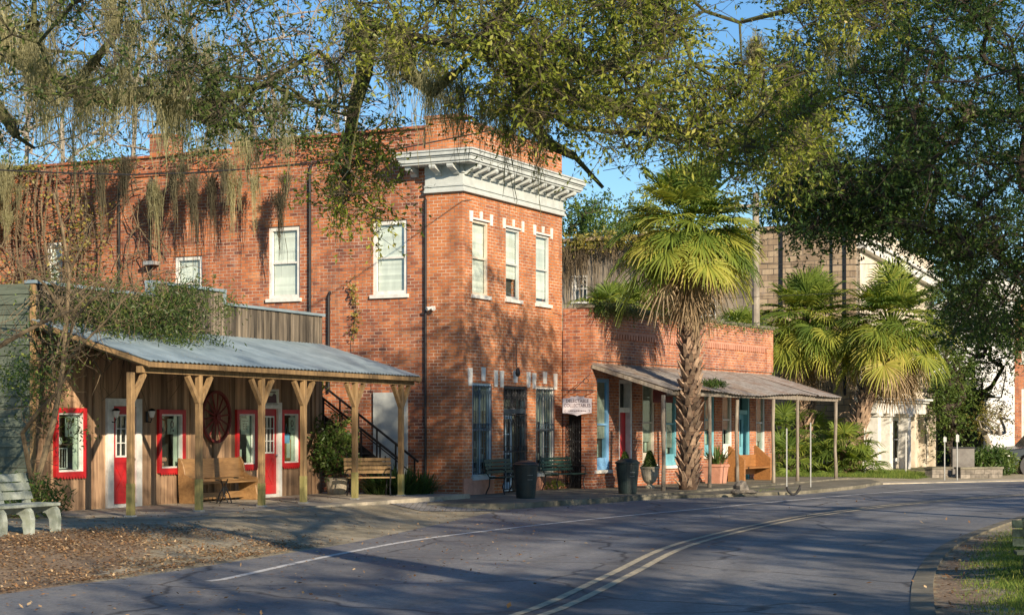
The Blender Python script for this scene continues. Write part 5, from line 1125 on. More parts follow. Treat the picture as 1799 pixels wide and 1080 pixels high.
# ---------------------------------------------------------------- vegetation
def sprays(C, n_tw, per, r, L, W, rng, sq=.65, tl=.42, cv=None):
    """leaves strung along short twigs that fan out of every clump centre; returns leaf quads, var, twig quads"""
    C = np.asarray(C); K = len(C); sc = rng.uniform(.6, 1.25, (K, 1)); cv = rng.random(K) if cv is None else cv
    st = np.repeat(C, n_tw, 0) + rng.normal(size=(K * n_tw, 3)) * r * .45 * np.array([1, 1, sq]) * np.repeat(sc, n_tw, 0)
    d = unit(rng.normal(size=(K * n_tw, 3)) * np.array([1, 1, .6]) + unit(st - np.repeat(C, n_tw, 0)) * .8 + np.array([0, 0, -.12])); ln = tl * rng.uniform(.5, 1.2, (K * n_tw, 1)) * np.repeat(sc, n_tw, 0)
    en = st + d * ln + np.array([0, 0, -1.]) * ln * .15
    f = rng.random((K * n_tw, per, 1)) ** .8; P = (st[:, None] + (en - st)[:, None] * f).reshape(-1, 3) + rng.normal(size=(K * n_tw * per, 3)) * .012
    N = len(P); dd = unit(np.repeat(d, per, 0) * .7 + rng.normal(size=(N, 3)) * .75 + np.array([0, 0, -.12])); s_ = unit(np.cross(dd, rng.normal(size=(N, 3)) * .8 + np.array([0, 0, 1.]))); nn = np.cross(dd, s_)
    l = L * rng.uniform(.55, 1.3, (N, 1)); w_ = W * rng.uniform(.7, 1.25, (N, 1)); V = np.stack([P, P + dd * l * .5 + s_ * w_ / 2 + nn * w_ * .15, P + dd * l, P + dd * l * .5 - s_ * w_ / 2 + nn * w_ * .15], 1)
    var = np.clip(np.repeat(cv, n_tw * per) * .5 + np.repeat(rng.random(K * n_tw), per) * .2 + rng.random(N) * .3, 0, 1)
    ts = unit(rng.normal(size=st.shape)) * .0035; T = np.stack([st - ts, st + ts, en + ts * .4, en - ts * .4], 1); c2 = np.repeat(C, n_tw, 0); T2 = np.stack([c2 - ts * 1.4, c2 + ts * 1.4, st + ts, st - ts], 1)
    return V, var, np.concatenate([T, T2])
def skeleton(seed_nodes, seed_parent, tips, jit=.12, step=.7, r_tip=.008, power=.42, rmax=.5, rng=None):
    """grow branches joining every tip to the nearest node already there; returns nodes, parents, radii"""
    rng = rng or np.random.default_rng(3)
    N = [np.array(p, float) for p in seed_nodes]; Pn = list(seed_parent)
    nodes = np.array(N); tips = np.array(tips)
    base = nodes[-1] if len(nodes) else tips[0]
    order = np.argsort([np.min(np.linalg.norm(nodes - t, axis=1)) for t in tips]); ends = []
    arr = np.zeros((len(nodes) + len(tips) * 30, 3)); n = len(nodes); arr[:n] = nodes
    for ti in order:
        t = tips[ti]; d = np.linalg.norm(arr[:n] - t, axis=1); j = int(d.argmin()); L = d[j]; k = max(int(L / step), 1); prev = j; a = arr[j].copy()
        k = min(k, 25)
        for q in range(1, k + 1):
            f = q / k; p = a + (t - a) * f
            if q < k: p = p + rng.normal(size=3) * jit * min(L, 1.6)* .5 + np.array([0, 0, .12 * L * math.sin(f * math.pi) * .5])
            arr[n] = p; Pn.append(prev); prev = n; n += 1
        ends.append(prev)
    arr = arr[:n]; cnt = np.zeros(n)
    for e in ends: cnt[e] += 1
    for i in range(n - 1, 0, -1):
        if Pn[i] >= 0: cnt[Pn[i]] += cnt[i]
    rad = np.minimum(r_tip * np.maximum(cnt, 1) ** power, rmax)
    return arr, Pn, rad
def skel_mesh(name, arr, Pn, rad, mat, parent, sides=5, rmin=0, sub=True):
    """bark mesh: one tapered tube per branch segment, numpy built"""
    idx = [i for i in range(len(arr)) if Pn[i] >= 0 and rad[i] >= rmin and np.linalg.norm(arr[i] - arr[Pn[i]]) > 1e-4]
    a = arr[[Pn[i] for i in idx]]; b = arr[idx]; ra = np.minimum(rad[[Pn[i] for i in idx]], rad[idx] * 1.5); rb = rad[idx]
    d = unit(b - a); h = np.where(np.abs(d[:, 2:3]) < .9, np.array([[0, 0, 1.]]), np.array([[1., 0, 0]])); u = unit(np.cross(d, h)); v = np.cross(d, u)
    a = a - d * ra[:, None] * .3
    ang = np.arange(sides) * 2 * math.pi / sides; cs, sn = np.cos(ang), np.sin(ang)
    off = u[:, None] * cs[None, :, None] + v[:, None] * sn[None, :, None]
    A = a[:, None] + off * ra[:, None, None]; B = b[:, None] + off * rb[:, None, None]
    Q = np.stack([A, np.roll(A, -1, 1), np.roll(B, -1, 1), B], 2).reshape(-1, 4, 3)
    o = quadmesh(name, Q, np.full(len(Q), .5), mat, parent); o.data.polygons.foreach_set('use_smooth', [True] * len(Q)); return o
def blob(n, c, r, rng, shell=.35):
    p = unit(rng.normal(size=(n, 3))) * (rng.uniform(shell, 1, (n, 1)) ** .6); return np.array(c) + p * np.array(r)
def moss(name, P, Ls, n, mat, parent, spread=.10, rng=RNG, wd=.007, label=None):
    """beards of spanish moss: many narrow wavy ribbons hanging from the points P"""
    P = np.asarray(P); Kq = len(P); P = np.repeat(P, n, 0); N = len(P); L = np.repeat(np.asarray(Ls), n) * rng.uniform(.25, 1, N); o_ = rng.normal(size=(N, 3)) * np.array([spread, spread, .05]); L = L * np.clip(np.exp(-(o_[:, 0] ** 2 + o_[:, 1] ** 2) / (2 * (spread * .8) ** 2)), .15, 1)
    seg = 5; start = P + o_ * np.array([.8, .8, 2.0]); pts = [start]; drift = rng.normal(size=(N, 3)) * np.array([.05, .05, 0]) + np.array([.03, 0, 0])
    centre = P
    for k in range(seg):
        nx = pts[-1] + np.stack([np.zeros(N), np.zeros(N), -L / seg], 1) + drift * (L / seg)[:, None] + rng.normal(size=(N, 3)) * np.array([.022, .022, .008])
        nx[:, :2] += (centre[:, :2] - nx[:, :2]) * .12; pts.append(nx)
    a = rng.uniform(0, 3.14, N); s = np.stack([np.cos(a), np.sin(a), np.zeros(N)], 1); Q = []
    for k in range(seg):
        w0 = wd * (1 - .5 * k / seg) * rng.uniform(.6, 1.5, (N, 1)); w1 = wd * (1 - .5 * (k + 1) / seg) * rng.uniform(.4, 1.2, (N, 1)); Q.append(np.stack([pts[k] - s * w0, pts[k] + s * w0, pts[k + 1] + s * w1, pts[k + 1] - s * w1], 1))
    # curly side hairs
    m_ = N * 3; i = rng.integers(0, N, m_); k = rng.integers(0, seg, m_); base = np.array(pts)[k, i]; e = base + rng.normal(size=(m_, 3)) * np.array([.035, .035, .03]) + np.array([0, 0, -.04]); ss_ = unit(rng.normal(size=(m_, 3))) * wd * .45
    Q.append(np.stack([base - ss_, base + ss_, e + ss_ * .5, e - ss_ * .5], 1)); Q = np.concatenate(Q); var = np.concatenate([np.tile(np.repeat(rng.random(Kq), n) * .6 + rng.random(N) * .4, seg), rng.random(m_)])
    return quadmesh(name, Q, var, mat, parent)
def tree(name, base, label, cat, group, trunk_h, clumps, cr_, n_per, L, W, lm, bm, seed, r_tip=.02, rmax=.45, lean=(0, 0), step=.9, rough_var=.5, flat=.2, trunk_pts=None, zlo=None, twg=False, leafname='leaves', power=.42, sides=6, jit=.15, rmin=0):
    rng = np.random.default_rng(seed); t = empty(name, base, 0, label, cat, group); B = np.array(base)
    if trunk_pts is None: trunk_pts = [(lean[0] * f + .1 * math.sin(5 * f), lean[1] * f, trunk_h * f) for f in np.linspace(0, 1, 6)]
    sn = [np.array(p, float) for p in trunk_pts]; sp = [-1] + list(range(len(sn) - 1)); cl = np.asarray(clumps) - B
    arr, Pn, rad = skeleton(sn, sp, cl, jit, step, r_tip, power, rmax, rng)
    rad[0] = rad[1] * 1.25; skel_mesh('branches', arr, Pn, rad, bm, t, sides, rmin)
    if n_per:
        nt_ = max(n_per // 9, 1); V, var, T = sprays(cl, nt_, 9, cr_, L, W, rng, .62, cr_ * .95); quadmesh(leafname, V, var, lm, t)
        if twg: quadmesh('twigs', T, np.full(len(T), .5), bm, t)
    return t, arr, Pn, rad
def pixpts(n, regs, rng):
    """points in world space inside regions given as (x0,x1,y0,y1,Y0,Y1,weight)"""
    w_ = np.array([r[6] for r in regs], float); w_ /= w_.sum(); out = []
    for i in rng.choice(len(regs), n, p=w_):
        r = regs[i]; out.append(pix(rng.uniform(r[0], r[1]), rng.uniform(r[2], r[3]), rng.uniform(r[4], r[5])))
    return np.array(out)

# --- fan palms
def fan(b, o, d, up, pet, Rr, nseg, droop, rng, var, wseg=.048, spread=2.1, tilt=.38):
    d = d.normalized(); s_ = d.cross(up)
    if s_.length < .05: s_ = d.cross(Vector((1, 0, .1)))
    s_.normalize(); u = s_.cross(d).normalized()
    p1 = o + d * pet * .55 + Vector((0, 0, .04 * pet)); hub = o + d * pet + Vector((0, 0, -droop * .25 * pet))
    b.tube([o, p1, hub], [.022, .016, .010], 4, .35, cap=False)
    d2 = ((hub - p1).normalized() + Vector((0, 0, -1)) * tilt * (1 - max(d.z, 0) ** 2)).normalized(); s2 = d2.cross(u).normalized(); u2 = s2.cross(d2)
    for k in range(nseg):
        a = (k / (nseg - 1) - .5) * 2 * spread; ln = Rr * (.62 + .38 * math.cos(a * .62)) * rng.uniform(.88, 1.06); ca, sa = math.cos(a), math.sin(a)
        dr = d2 * ca + s2 * sa + u2 * (.22 * abs(sa) + rng.uniform(-.05, .05)); dr.normalize(); side = dr.cross(u2).normalized()
        ps = []
        for f in (.06, .5, .78, 1.0): ps.append(hub + dr * ln * f + Vector((0, 0, -droop * ln * (f ** 2.6) * .36 - (.10 * ln if f == 1.0 else 0))) + (Vector((rng.uniform(-.03, .03), rng.uniform(-.03, .03), 0)) if f > .7 else Vector()))
        wd = [wseg * .25, wseg * .55, wseg * .4, .003]; fold = u2 * wseg * .15 * (1 if k % 2 else -1); vs = []
        for p, w_ in zip(ps, wd): vs += [tuple(p - side * w_ + fold), tuple(p + side * w_ - fold)]
        b.add(vs, [(2 * i, 2 * i + 1, 2 * i + 3, 2 * i + 2) for i in range(3)], min(max(var + rng.uniform(-.15, .15) + (.1 if abs(a) > 1.8 else 0), 0), 1))
def palm(loc, h, label, n_green, n_dead, Rr, pet, seed, trunk_r=.24, lean=(0, 0), boots=True, curve=(0, 0), bootz=(0, 1), group='cabbage palms'):
    rng = random.Random(seed); t = empty('cabbage_palm', loc, 0, label, 'palm tree', group)
    def c(f): return Vector((lean[0] * f + curve[0] * math.sin(f * math.pi), lean[1] * f + curve[1] * math.sin(f * math.pi), h * f))
    b = MB(); n = 22; b.tube([c(i / n) for i in range(n + 1)], [trunk_r * (1.25 if i < 2 else 1) * (.82 + .06 * rng.random()) for i in range(n + 1)], 12, .4); b.build('trunk', 'palmtrunk', t, smooth=True)
    if boots:
        b = MB(); k = 0; z = .1
        while z < h - .1:
            f = z / h
            a = k * 2.399963; p = c(f); rd = trunk_r * .8; o = Vector((math.cos(a), math.sin(a), 0)); tn = Vector((-math.sin(a), math.cos(a), 0))
            L = rng.uniform(.16, .34) * (1 if f < .75 else 1.5) * (trunk_r / .24); wv = .085 * (trunk_r / .24); sp_ = rng.uniform(.10, .22)
            q0, q1 = p + o * rd - tn * wv, p + o * rd + tn * wv; tip = p + o * (rd + sp_) + Vector((0, 0, L)); th = o * .03
            vs = [q0, q1, tip + tn * wv * .3, tip - tn * wv * .3, q0 + th + Vector((0, 0, -.05)), q1 + th + Vector((0, 0, -.05)), tip + tn * wv * .3 + th, tip - tn * wv * .3 + th]
            b.add([tuple(v) for v in vs], [(0, 1, 2, 3), (7, 6, 5, 4), (0, 4, 5, 1), (1, 5, 6, 2), (2, 6, 7, 3), (3, 7, 4, 0)]); z += .022 * (h / 5.5) ; k += 1
            if rng.random() < .05 and f > .2:
                w0 = p + o * rd; pts = [w0, w0 + o * .25 + Vector((0, 0, .16)), w0 + o * .5 + Vector((0, 0, .14)), w0 + o * .62 + Vector((0, 0, .02))]; b.tube(pts, [.03, .02, .014, .008], 4)
        b.build('frond_stubs', 'palmboot', t)
    top = c(1); bg_, bd = MB(), MB()
    for i in range(n_green):
        a = i * 2.399963 + rng.uniform(-.2, .2); f = (i + .5) / n_green; el = R(84) - f * R(112) + rng.uniform(-.12, .12)
        d = Vector((math.cos(a) * math.cos(el), math.sin(a) * math.cos(el), math.sin(el))); fan(bg_, top + Vector((0, 0, .15 - .35 * f)) + d * .08, d, Vector((0, 0, 1)), pet * rng.uniform(.65, 1.25), Rr * rng.uniform(.75, 1.1), 34, .2 + .45 * f, rng, .28 + .25 * f + rng.uniform(-.25, .35))
    bg_.build('green_fronds', 'palm_green', t)
    for i in range(n_dead):
        a = i * 2.399963 + rng.uniform(-.4, .4); el = R(-25) - rng.random() * R(55); d = Vector((math.cos(a) * math.cos(el), math.sin(a) * math.cos(el), math.sin(el)))
        fan(bd, top + Vector((0, 0, -.15 - rng.random() * .3)) + d * .1, d, Vector((0, 0, 1)), pet * rng.uniform(.5, .95), Rr * rng.uniform(.6, .95), 22, .9, rng, rng.random(), .035, 1.5)
    if n_dead: bd.build('dead_fronds', 'palm_dead', t)
    return t
x_, y_, _ = gpt(1209, 862.5, -.045)
palm((x_, y_, -.06), 6.95, 'tall shaggy palm at the kerb in front of the rusty awning', 90, 26, .96, 1.3, 1, .235, (.05, 0), curve=(.04, 0))
Y2 = 67.5; p = pix(1412, 828, Y2); palm((p[0], p[1], -.1), 5.6, 'left palm of the pair beyond the awning, upright with a dense green crown', 84, 16, 1.05, 1.35, 2, .3, (.15, 0), group='cabbage palms')
Y3 = 65.5; p = pix(1497, 835, Y3); palm((p[0], p[1], -.1), 5.35, 'right palm of the pair beyond the awning, leaning right with tan hanging fronds', 90, 34, 1.08, 1.45, 3, .28, (1.45, 0), curve=(-.25, 0), group='cabbage palms')
def palmetto(loc, label, n, Rr, pet, seed, var=.3, stem=.2, group='palmettos'):
    rng = random.Random(seed); t = empty('palmetto', loc, 0, label, 'palmetto', group); b = MB()
    for i in range(n):
        a = i * 2.399963 + rng.uniform(-.2, .2); f = (i + .5) / n; el = R(80) - f * R(75); d = Vector((math.cos(a) * math.cos(el), math.sin(a) * math.cos(el), math.sin(el)))
        fan(b, Vector((0, 0, stem)), d, Vector((0, 0, 1)), pet * rng.uniform(.8, 1.2), Rr * rng.uniform(.8, 1.1), 24, .4 + .3 * f, rng, var + rng.uniform(-.15, .25))
    b.build('fronds', 'palm_green', t); b = MB(); b.tube([(0, 0, -.1), (0, 0, stem + .1)], [.16, .12], 8); b.build('stem', 'palmtrunk', t); return t
for k, (x_, yb, Yd, n, r_, pt, st, lab) in enumerate(((1385, 830, 63.5, 16, .8, 1.0, .3, 'bright palmetto just right of the low brick building corner'), (1448, 826, 64, 16, .8, .9, .2, 'palmetto seen between the last two awning posts'), (1482, 828, 63.5, 14, .75, .8, .9, 'dark-topped palmetto between awning end and leaning palm'), (1512, 830, 63.0, 16, .7, .75, .2, 'palmetto at the foot of the leaning palm, left of the cream columns'), (1430, 822, 68, 18, .9, 1.3, .8, 'tall palmetto filling the gap below the pair of palms'), (1372, 820, 67, 16, .9, 1.3, 1.2, 'tall palmetto half hidden by the low building end'))):
    p = pix(x_, yb, Yd); palmetto((p[0], p[1], -.1), lab, n, r_, pt, 20 + k, .3, st)
for k, (x_, yt, Yd, lab) in enumerate(((1068, 500, 63.5, 'palmetto crown rising behind the low parapet, leftmost of the row'), (1118, 500, 64.5, 'palmetto crown behind the low parapet, left of the tall palm trunk'), (1165, 512, 65, 'palmetto crown behind the low parapet next to the tall palm trunk'), (1300, 540, 66, 'palmetto crown behind the low parapet beside the utility pole'))):
    p = pix(x_, yt, Yd); hh = p[2] - 1.0; palmetto((p[0], p[1], -.1), lab, 22, .85, .9, 40 + k, .35, hh)

# --- shrubs
def shrub(name, loc, label, cat, c, r, n, L, W, lm, seed, stems=8, bm='vine', group=None, shell=.2, flat=.2):
    rng = np.random.default_rng(seed); t = empty(name, loc, 0, label, cat, group); P = blob(n, c, r, rng, shell); P = P[P[:, 2] > .02]
    k = rng.random(12); cc = blob(12, c, np.array(r) * .8, rng); cv = k[np.argmin(np.linalg.norm(P[:, None] - cc[None], axis=2), 1)]
    quadmesh('leaves', leaves(P, L, W, droop=.1, flat=flat, rng=rng), np.clip(cv * .6 + rng.random(len(P)) * .4, 0, 1), lm, t); b = MB()
    for i in range(stems): e = P[rng.integers(len(P))]; b.tube([(0, 0, 0), tuple(np.array([e[0] * .3, e[1] * .3, e[2] * .5])), tuple(e)], [.015, .011, .005], 5)
    b.build('stems', bm, t); return t
def cone_leaves(t, z0, h, r, n, seed):
    rng = np.random.default_rng(seed); f = rng.random(n) ** 1.3; a = rng.uniform(0, 6.28, n); rr__ = r * (1 - f * .85) * rng.uniform(.7, 1.05, n); P = np.stack([rr__ * np.cos(a), rr__ * np.sin(a), z0 + h * f], 1)
    quadmesh('foliage', leaves(P, .06, .035, rng=rng), rng.random(n), 'leaf_dark', t)
cone_leaves(tu, .68, .52, .26, 2600, 5); cone_leaves(tu2, .68, .5, .24, 2200, 6)
def strap(t, z0, n, L, seed, mat='palm_green', wd=.03, name='foliage', spread=1.0, v0=.0):
    rng = random.Random(seed); b = MB()
    for i in range(n):
        a = rng.uniform(0, 6.28); o = Vector((math.cos(a), math.sin(a), 0)); tn = Vector((-math.sin(a), math.cos(a), 0)) * wd; l = L * rng.uniform(.6, 1.15); k = rng.uniform(.15, .8) * spread; s0 = o * rng.uniform(0, .25 * spread) + Vector((0, 0, z0)); vs = []
        for f, w_ in ((0, .8), (.35, 1), (.7, .8), (1, .05)): p = s0 + o * l * k * f + Vector((0, 0, l * (f - .75 * k * f * f))); vs += [tuple(p - tn * w_ / 2), tuple(p + tn * w_ / 2)]
        b.add(vs, [(0, 1, 3, 2), (2, 3, 5, 4), (4, 5, 7, 6)], v0 + rng.random() * .5)
    b.build(name, mat, t)
strap(tp, .55, 90, .75, 3, 'leaf_mid', .035)
for k, (x_, Yd, n, L, lab) in enumerate(((668, 42.3, 160, .95, 'dense strap-leaved lily clump behind the weathered alley bench'), (705, 42.2, 170, .95, 'strap-leaved lily clump around the last porch post'), (738, 42.6, 150, .85, 'rightmost strap-leaved lily clump against the brick pilaster'))):
    p = pix(x_, 0, Yd); t = empty('lily_clump', (p[0], p[1], 0), 0, lab, 'plant', 'lily clumps in the alley'); strap(t, 0, n * 2, L, 60 + k, 'leaf_dark', .03, 'leaves', 1.15)
p = pix(553, 0, 43.0); t = empty('yucca', pix(553, 0, 44.2)[:2] + (2.2,), 0, 'pale green agave-like plant on the upper iron stair', 'plant'); strap(t, .25, 30, .75, 77, 'palm_green', .06, 'leaves', .9, .3); b = MB(); b.lathe([(.1, 0), (.15, .25), (.15, .28)], 12); b.build('pot', 'terracotta', t)
p = pix(592, 0, 42.3); t = planter('potted_shrub', (p[0], p[1], .05), 'large pot holding a tall leafy shrub beside the shop corner', 'planter', [(.2, 0), (.28, .42), (.30, .45), (.27, .44)], 'concrete')
rng_ = np.random.default_rng(8); P = np.concatenate([blob(16, (-.05, 0, 1.2), (.55, .4, .75), rng_, .1), blob(6, (-.2, 0, .8), (.5, .4, .4), rng_, .1)]); V_, va_, T_ = sprays(P, 18, 9, .26, .11, .045, rng_, .8, .28); quadmesh('leaves', V_, va_, 'leaf_dark', t); quadmesh('twigs', T_, np.full(len(T_), .5), 'vine', t)
b = MB()
for i in range(7): e = P[i * 3]; b.tube([(0, 0, .4), tuple(e)], [.015, .006], 5)
b.build('stems', 'vine', t)
p = pix(1742, 0, 64); shrub('garden_bush', (p[0], p[1], -.1), 'low spiky green bush in front of the picket fence', 'bush', (0, 0, .55), (1.0, .7, .6), 2600, .22, .05, 'leaf_mid', 9)
p = pix(975, 0, 48.2); shrub('weed_tuft', (p[0], p[1], 0), 'small yellow-green weed at the foot of the wall by the second green bench', 'weed', (0, 0, .12), (.28, .15, .16), 260, .08, .03, 'leaf_sun', 12, 4)
p = LF.at(3.2, 2.2); shrub('fern_tuft', (p[0], p[1], 2.84), 'dark fern clump growing on the rusty awning edge', 'fern', (0, 0, .08), (.42, .25, .15), 700, .12, .03, 'leaf_dark', 13, 4)

# --- fallen leaves, grass
rng = np.random.default_rng(21)
def litter_mesh(name, n, xr, yr, fn, L, W, label, mat='leaf_dry'):
    x_ = rng.uniform(*xr, n); y_ = rng.uniform(*yr, n); k = rng.random(n) < fn(x_, y_); x_, y_ = x_[k], y_[k]; z_ = np.maximum(hgt(x_, y_), RZ + .006) + .008 + rng.random(len(x_)) * .025
    P = np.stack([x_, y_, z_], 1); d = unit(np.stack([rng.normal(size=len(P)), rng.normal(size=len(P)), rng.normal(size=len(P)) * .22], 1)); s_ = unit(np.cross(d, np.array([0, 0, 1.]) + rng.normal(size=(len(P), 3)) * .25)); l = L * rng.uniform(.6, 1.3, (len(P), 1)); w_ = W * rng.uniform(.6, 1.2, (len(P), 1))
    V = np.stack([P, P + d * l * .5 + s_ * w_ / 2, P + d * l, P + d * l * .5 - s_ * w_ / 2], 1); V[..., 2] = np.maximum(V[..., 2], P[:, None, 2] - .006)
    o = quadmesh(name, V, rng.random(len(V)), mat); props(o, label, 'leaves', kind='stuff'); return o
def f_left(x_, y_):
    d = sdist(x_, y_, LS); tr_ = np.exp(-((d - .55) / .16) ** 2) * .8 + np.exp(-((d - 1.5) / .2) ** 2) * .5
    return np.clip(ss((d + .05) / .35) * ss((-2.5 - x_) / 1.3) * ss((30.0 - y_) / 3) * (1 - tr_) * (.55 + .45 * np.sin(x_ * 2.1 + y_) * np.sin(y_ * 1.7)), 0, 1) * ss((4.2 - d) / 2.0 + .35) + .012 * (d > -4) * (y_ < 44)
litter_mesh('leaf_litter', 300000, (-11, .5), (15, 40), f_left, .055, .032, 'brown fallen leaves covering the verge below the pale bench')
def f_right(x_, y_):
    d = -sdist(x_, y_, RS); return np.clip(ss((d - .25) / .2) * np.exp(-np.maximum(d - .3, 0) / .55) * (.5 + .5 * np.sin(x_ * 3 + y_) * np.sin(y_ * 2.3)), 0, 1) + .03 * (d > 0)
litter_mesh('leaf_litter', 24000, (2.5, 11), (14, 34), f_right, .06, .035, 'dark fallen leaves along the curved gutter at right')
litter_mesh('fallen_leaves', 900, (-5, 9), (16, 45), lambda x_, y_: .25 + 0 * x_, .08, .05, 'scattered leaves lying on the road')
def grass_mesh(name, n, xr, yr, fn, h, label, zb=None):
    x_ = rng.uniform(*xr, n); y_ = rng.uniform(*yr, n); k = rng.random(n) < fn(x_, y_); x_, y_ = x_[k], y_[k]; N = len(x_); z_ = hgt(x_, y_) - .01 if zb is None else np.full(N, zb)
    P = np.stack([x_, y_, z_], 1); a = rng.uniform(0, 3.14, N); s_ = np.stack([np.cos(a), np.sin(a), 0 * a], 1) * .006; tip = P + np.stack([rng.normal(size=N) * h * .5, rng.normal(size=N) * h * .5, h * rng.uniform(.4, 1.2, N)], 1)
    V = np.stack([P - s_, P + s_, tip], 1); o = quadmesh(name, V, rng.random(N), 'grass', k=3); props(o, label, 'grass', kind='stuff'); return o
grass_mesh('grass', 240000, (4, 13), (14, 36), lambda x_, y_: ss((-sdist(x_, y_, RS) - .35) / .9) * (.45 + .55 * (np.sin(x_ * 1.7 + y_ * .8) * np.sin(y_ * 1.3 - x_) > -.3)), .07, 'short patchy grass on the right roadside island')
grass_mesh('grass', 30000, (9.0, 15), (60.6, 68), lambda x_, y_: ((x_ - 9) * .86 - (y_ - 60.2) * .5 < 4) * ((x_ - 8.83) * .861 - (y_ - 60.2) * .509 > -2.4) * 1., .16, 'sunny green grass under the pair of palms')
grass_mesh('grass', 3500, (4, 10), (46, 55), lambda x_, y_: .8 * (np.abs(((x_ - 7.0) * .5 + (y_ - 49.2) * .86)) < 1.6) * (np.abs((x_ - 7.0) * .86 - (y_ - 49.2) * .5) < .35), .05, 'yellowish grass patch on the palm verge near the rock heap', -.045)
print('ground veg done')

# --- foreground live oak: limbs drop into the top of the picture
rng = np.random.default_rng(5)
def limb(pts): return [np.array(pix(*p)) for p in pts]
def oak(base, label, limbs, regs, n_cl, n_leaf, cr_, L, W, lm, seed, mossregs, r_tip=.006, rmax=.3, mlen=(.3, .9), bm='bark_moss', power=.42, mossn=60, trunk_r=.45, cat='tree', regs2=None, mossw=.006):
    rng = np.random.default_rng(seed); t = empty('live_oak', base, 0, label, cat, 'live oaks'); B = np.array(base)
    trunk, limbs0 = limbs[0], limbs[1:]; nodes = [np.array(p, float) for p in trunk]; par = [-1] + list(range(len(nodes) - 1))
    minr = {}
    for lb in limbs0:
        L0 = lb[0]; j = int(np.argmin([np.linalg.norm(n_ - L0) for n_ in nodes])); prev = j
        for i, p in enumerate(lb):
            if i:   # subdivide with a little wobble
                q0 = lb[i - 1]; m_ = max(int(np.linalg.norm(p - q0) / .5), 1)
                for s_ in range(1, m_ + 1): nodes.append(q0 + (p - q0) * s_ / m_ + (rng.normal(size=3) * .05 if s_ < m_ else 0)); par.append(prev); prev = len(nodes) - 1; minr[prev] = 1 - (i - 1 + s_ / m_) / (len(lb) - 1)
            else: nodes.append(p); par.append(prev); prev = len(nodes) - 1; minr[prev] = 1
    cl = pixpts(n_cl, regs, rng)
    arr, Pn, rad = skeleton(nodes, par, cl, .22, .35, r_tip, power, rmax, rng)
    for k_, v in minr.items(): rad[k_] = max(rad[k_], .02 + .10 * v)
    for k_ in range(len(trunk)): rad[k_] = trunk_r * (1 - .4 * k_ / len(trunk))
    arr = arr - B; cl = cl - B
    skel_mesh('branches', arr, Pn, rad, bm, t, 6)
    V, var, T = sprays(cl, n_leaf // 8, 8, cr_ * 2, L, W, rng, .7, .36); quadmesh('leaves', V, var, lm, t); quadmesh('twigs', T, np.full(len(T), .5), 'bark', t)
    if mossregs:
        mp = pixpts(int(sum(m[7] for m in mossregs)), [m[:7] for m in mossregs], rng) - B
        d = np.array([np.argmin(np.linalg.norm(arr - q, axis=1)) for q in mp]); near = arr[d]; mp = mp * .55 + near * .45
        o = moss('spanish_moss', mp, rng.uniform(mlen[0], mlen[1], len(mp)), mossn, 'moss', t, .09, rng, mossw); o['kind'] = 'stuff'
    return t
# left oak: trunk off the left edge
tb0 = (-10.5, 21, 0.05)
lt = [(-10.5, 21, .05), (-10.4, 21, 1.5), (-10.2, 20.9, 3.0), (-9.6, 20.8, 4.4), (-8.6, 20.6, 5.4)]
oak(tb0, 'mossy live oak whose dark limbs enter at the upper left', [lt,
    [np.array(lt[-1])] + limb([(-80, 60, 20), (40, 110, 19.5), (80, 125, 19), (130, 155, 18.5), (165, 110, 18), (205, 60, 17.6), (230, -60, 17)]),
    limb([(130, 155, 18.5), (190, 175, 18.2), (260, 165, 18), (330, 190, 17.8), (400, 170, 17.5), (460, 150, 17.5), (560, 90, 17.5)]),
    limb([(40, 110, 19.5), (60, 40, 19), (62, -60, 19)]), limb([(330, 190, 17.8), (380, 215, 17.6), (430, 225, 17.4)]),
    limb([(-80, 60, 20), (-20, 160, 20), (30, 240, 20), (60, 260, 20)])],
    [(-60, 560, -70, 120, 15, 21, 3.0), (-60, 300, 80, 230, 16, 21, .9), (280, 560, 90, 220, 15.5, 20, 1.7), (150, 450, -90, 40, 14, 20, 1.0), (560, 640, 150, 300, 16, 19, .25)],
    165, 72, .17, .070, .024, 'leaf_oak', 31,
    [(-40, 90, -20, 60, 17, 20, 1, 14), (200, 300, -40, 90, 16, 19, 1, 16), (60, 110, 60, 160, 17, 20, 1, 12), (270, 320, 90, 200, 16, 18, 1, 10), (-20, 330, 150, 290, 22, 27, 1, 60), (300, 420, 120, 270, 22, 26, 1, 26), (130, 210, 110, 200, 17, 20, 1, 10), (400, 560, 200, 330, 24, 28, 1, 16)], mlen=(.35, 1.2), mossn=48, mossw=.0045)
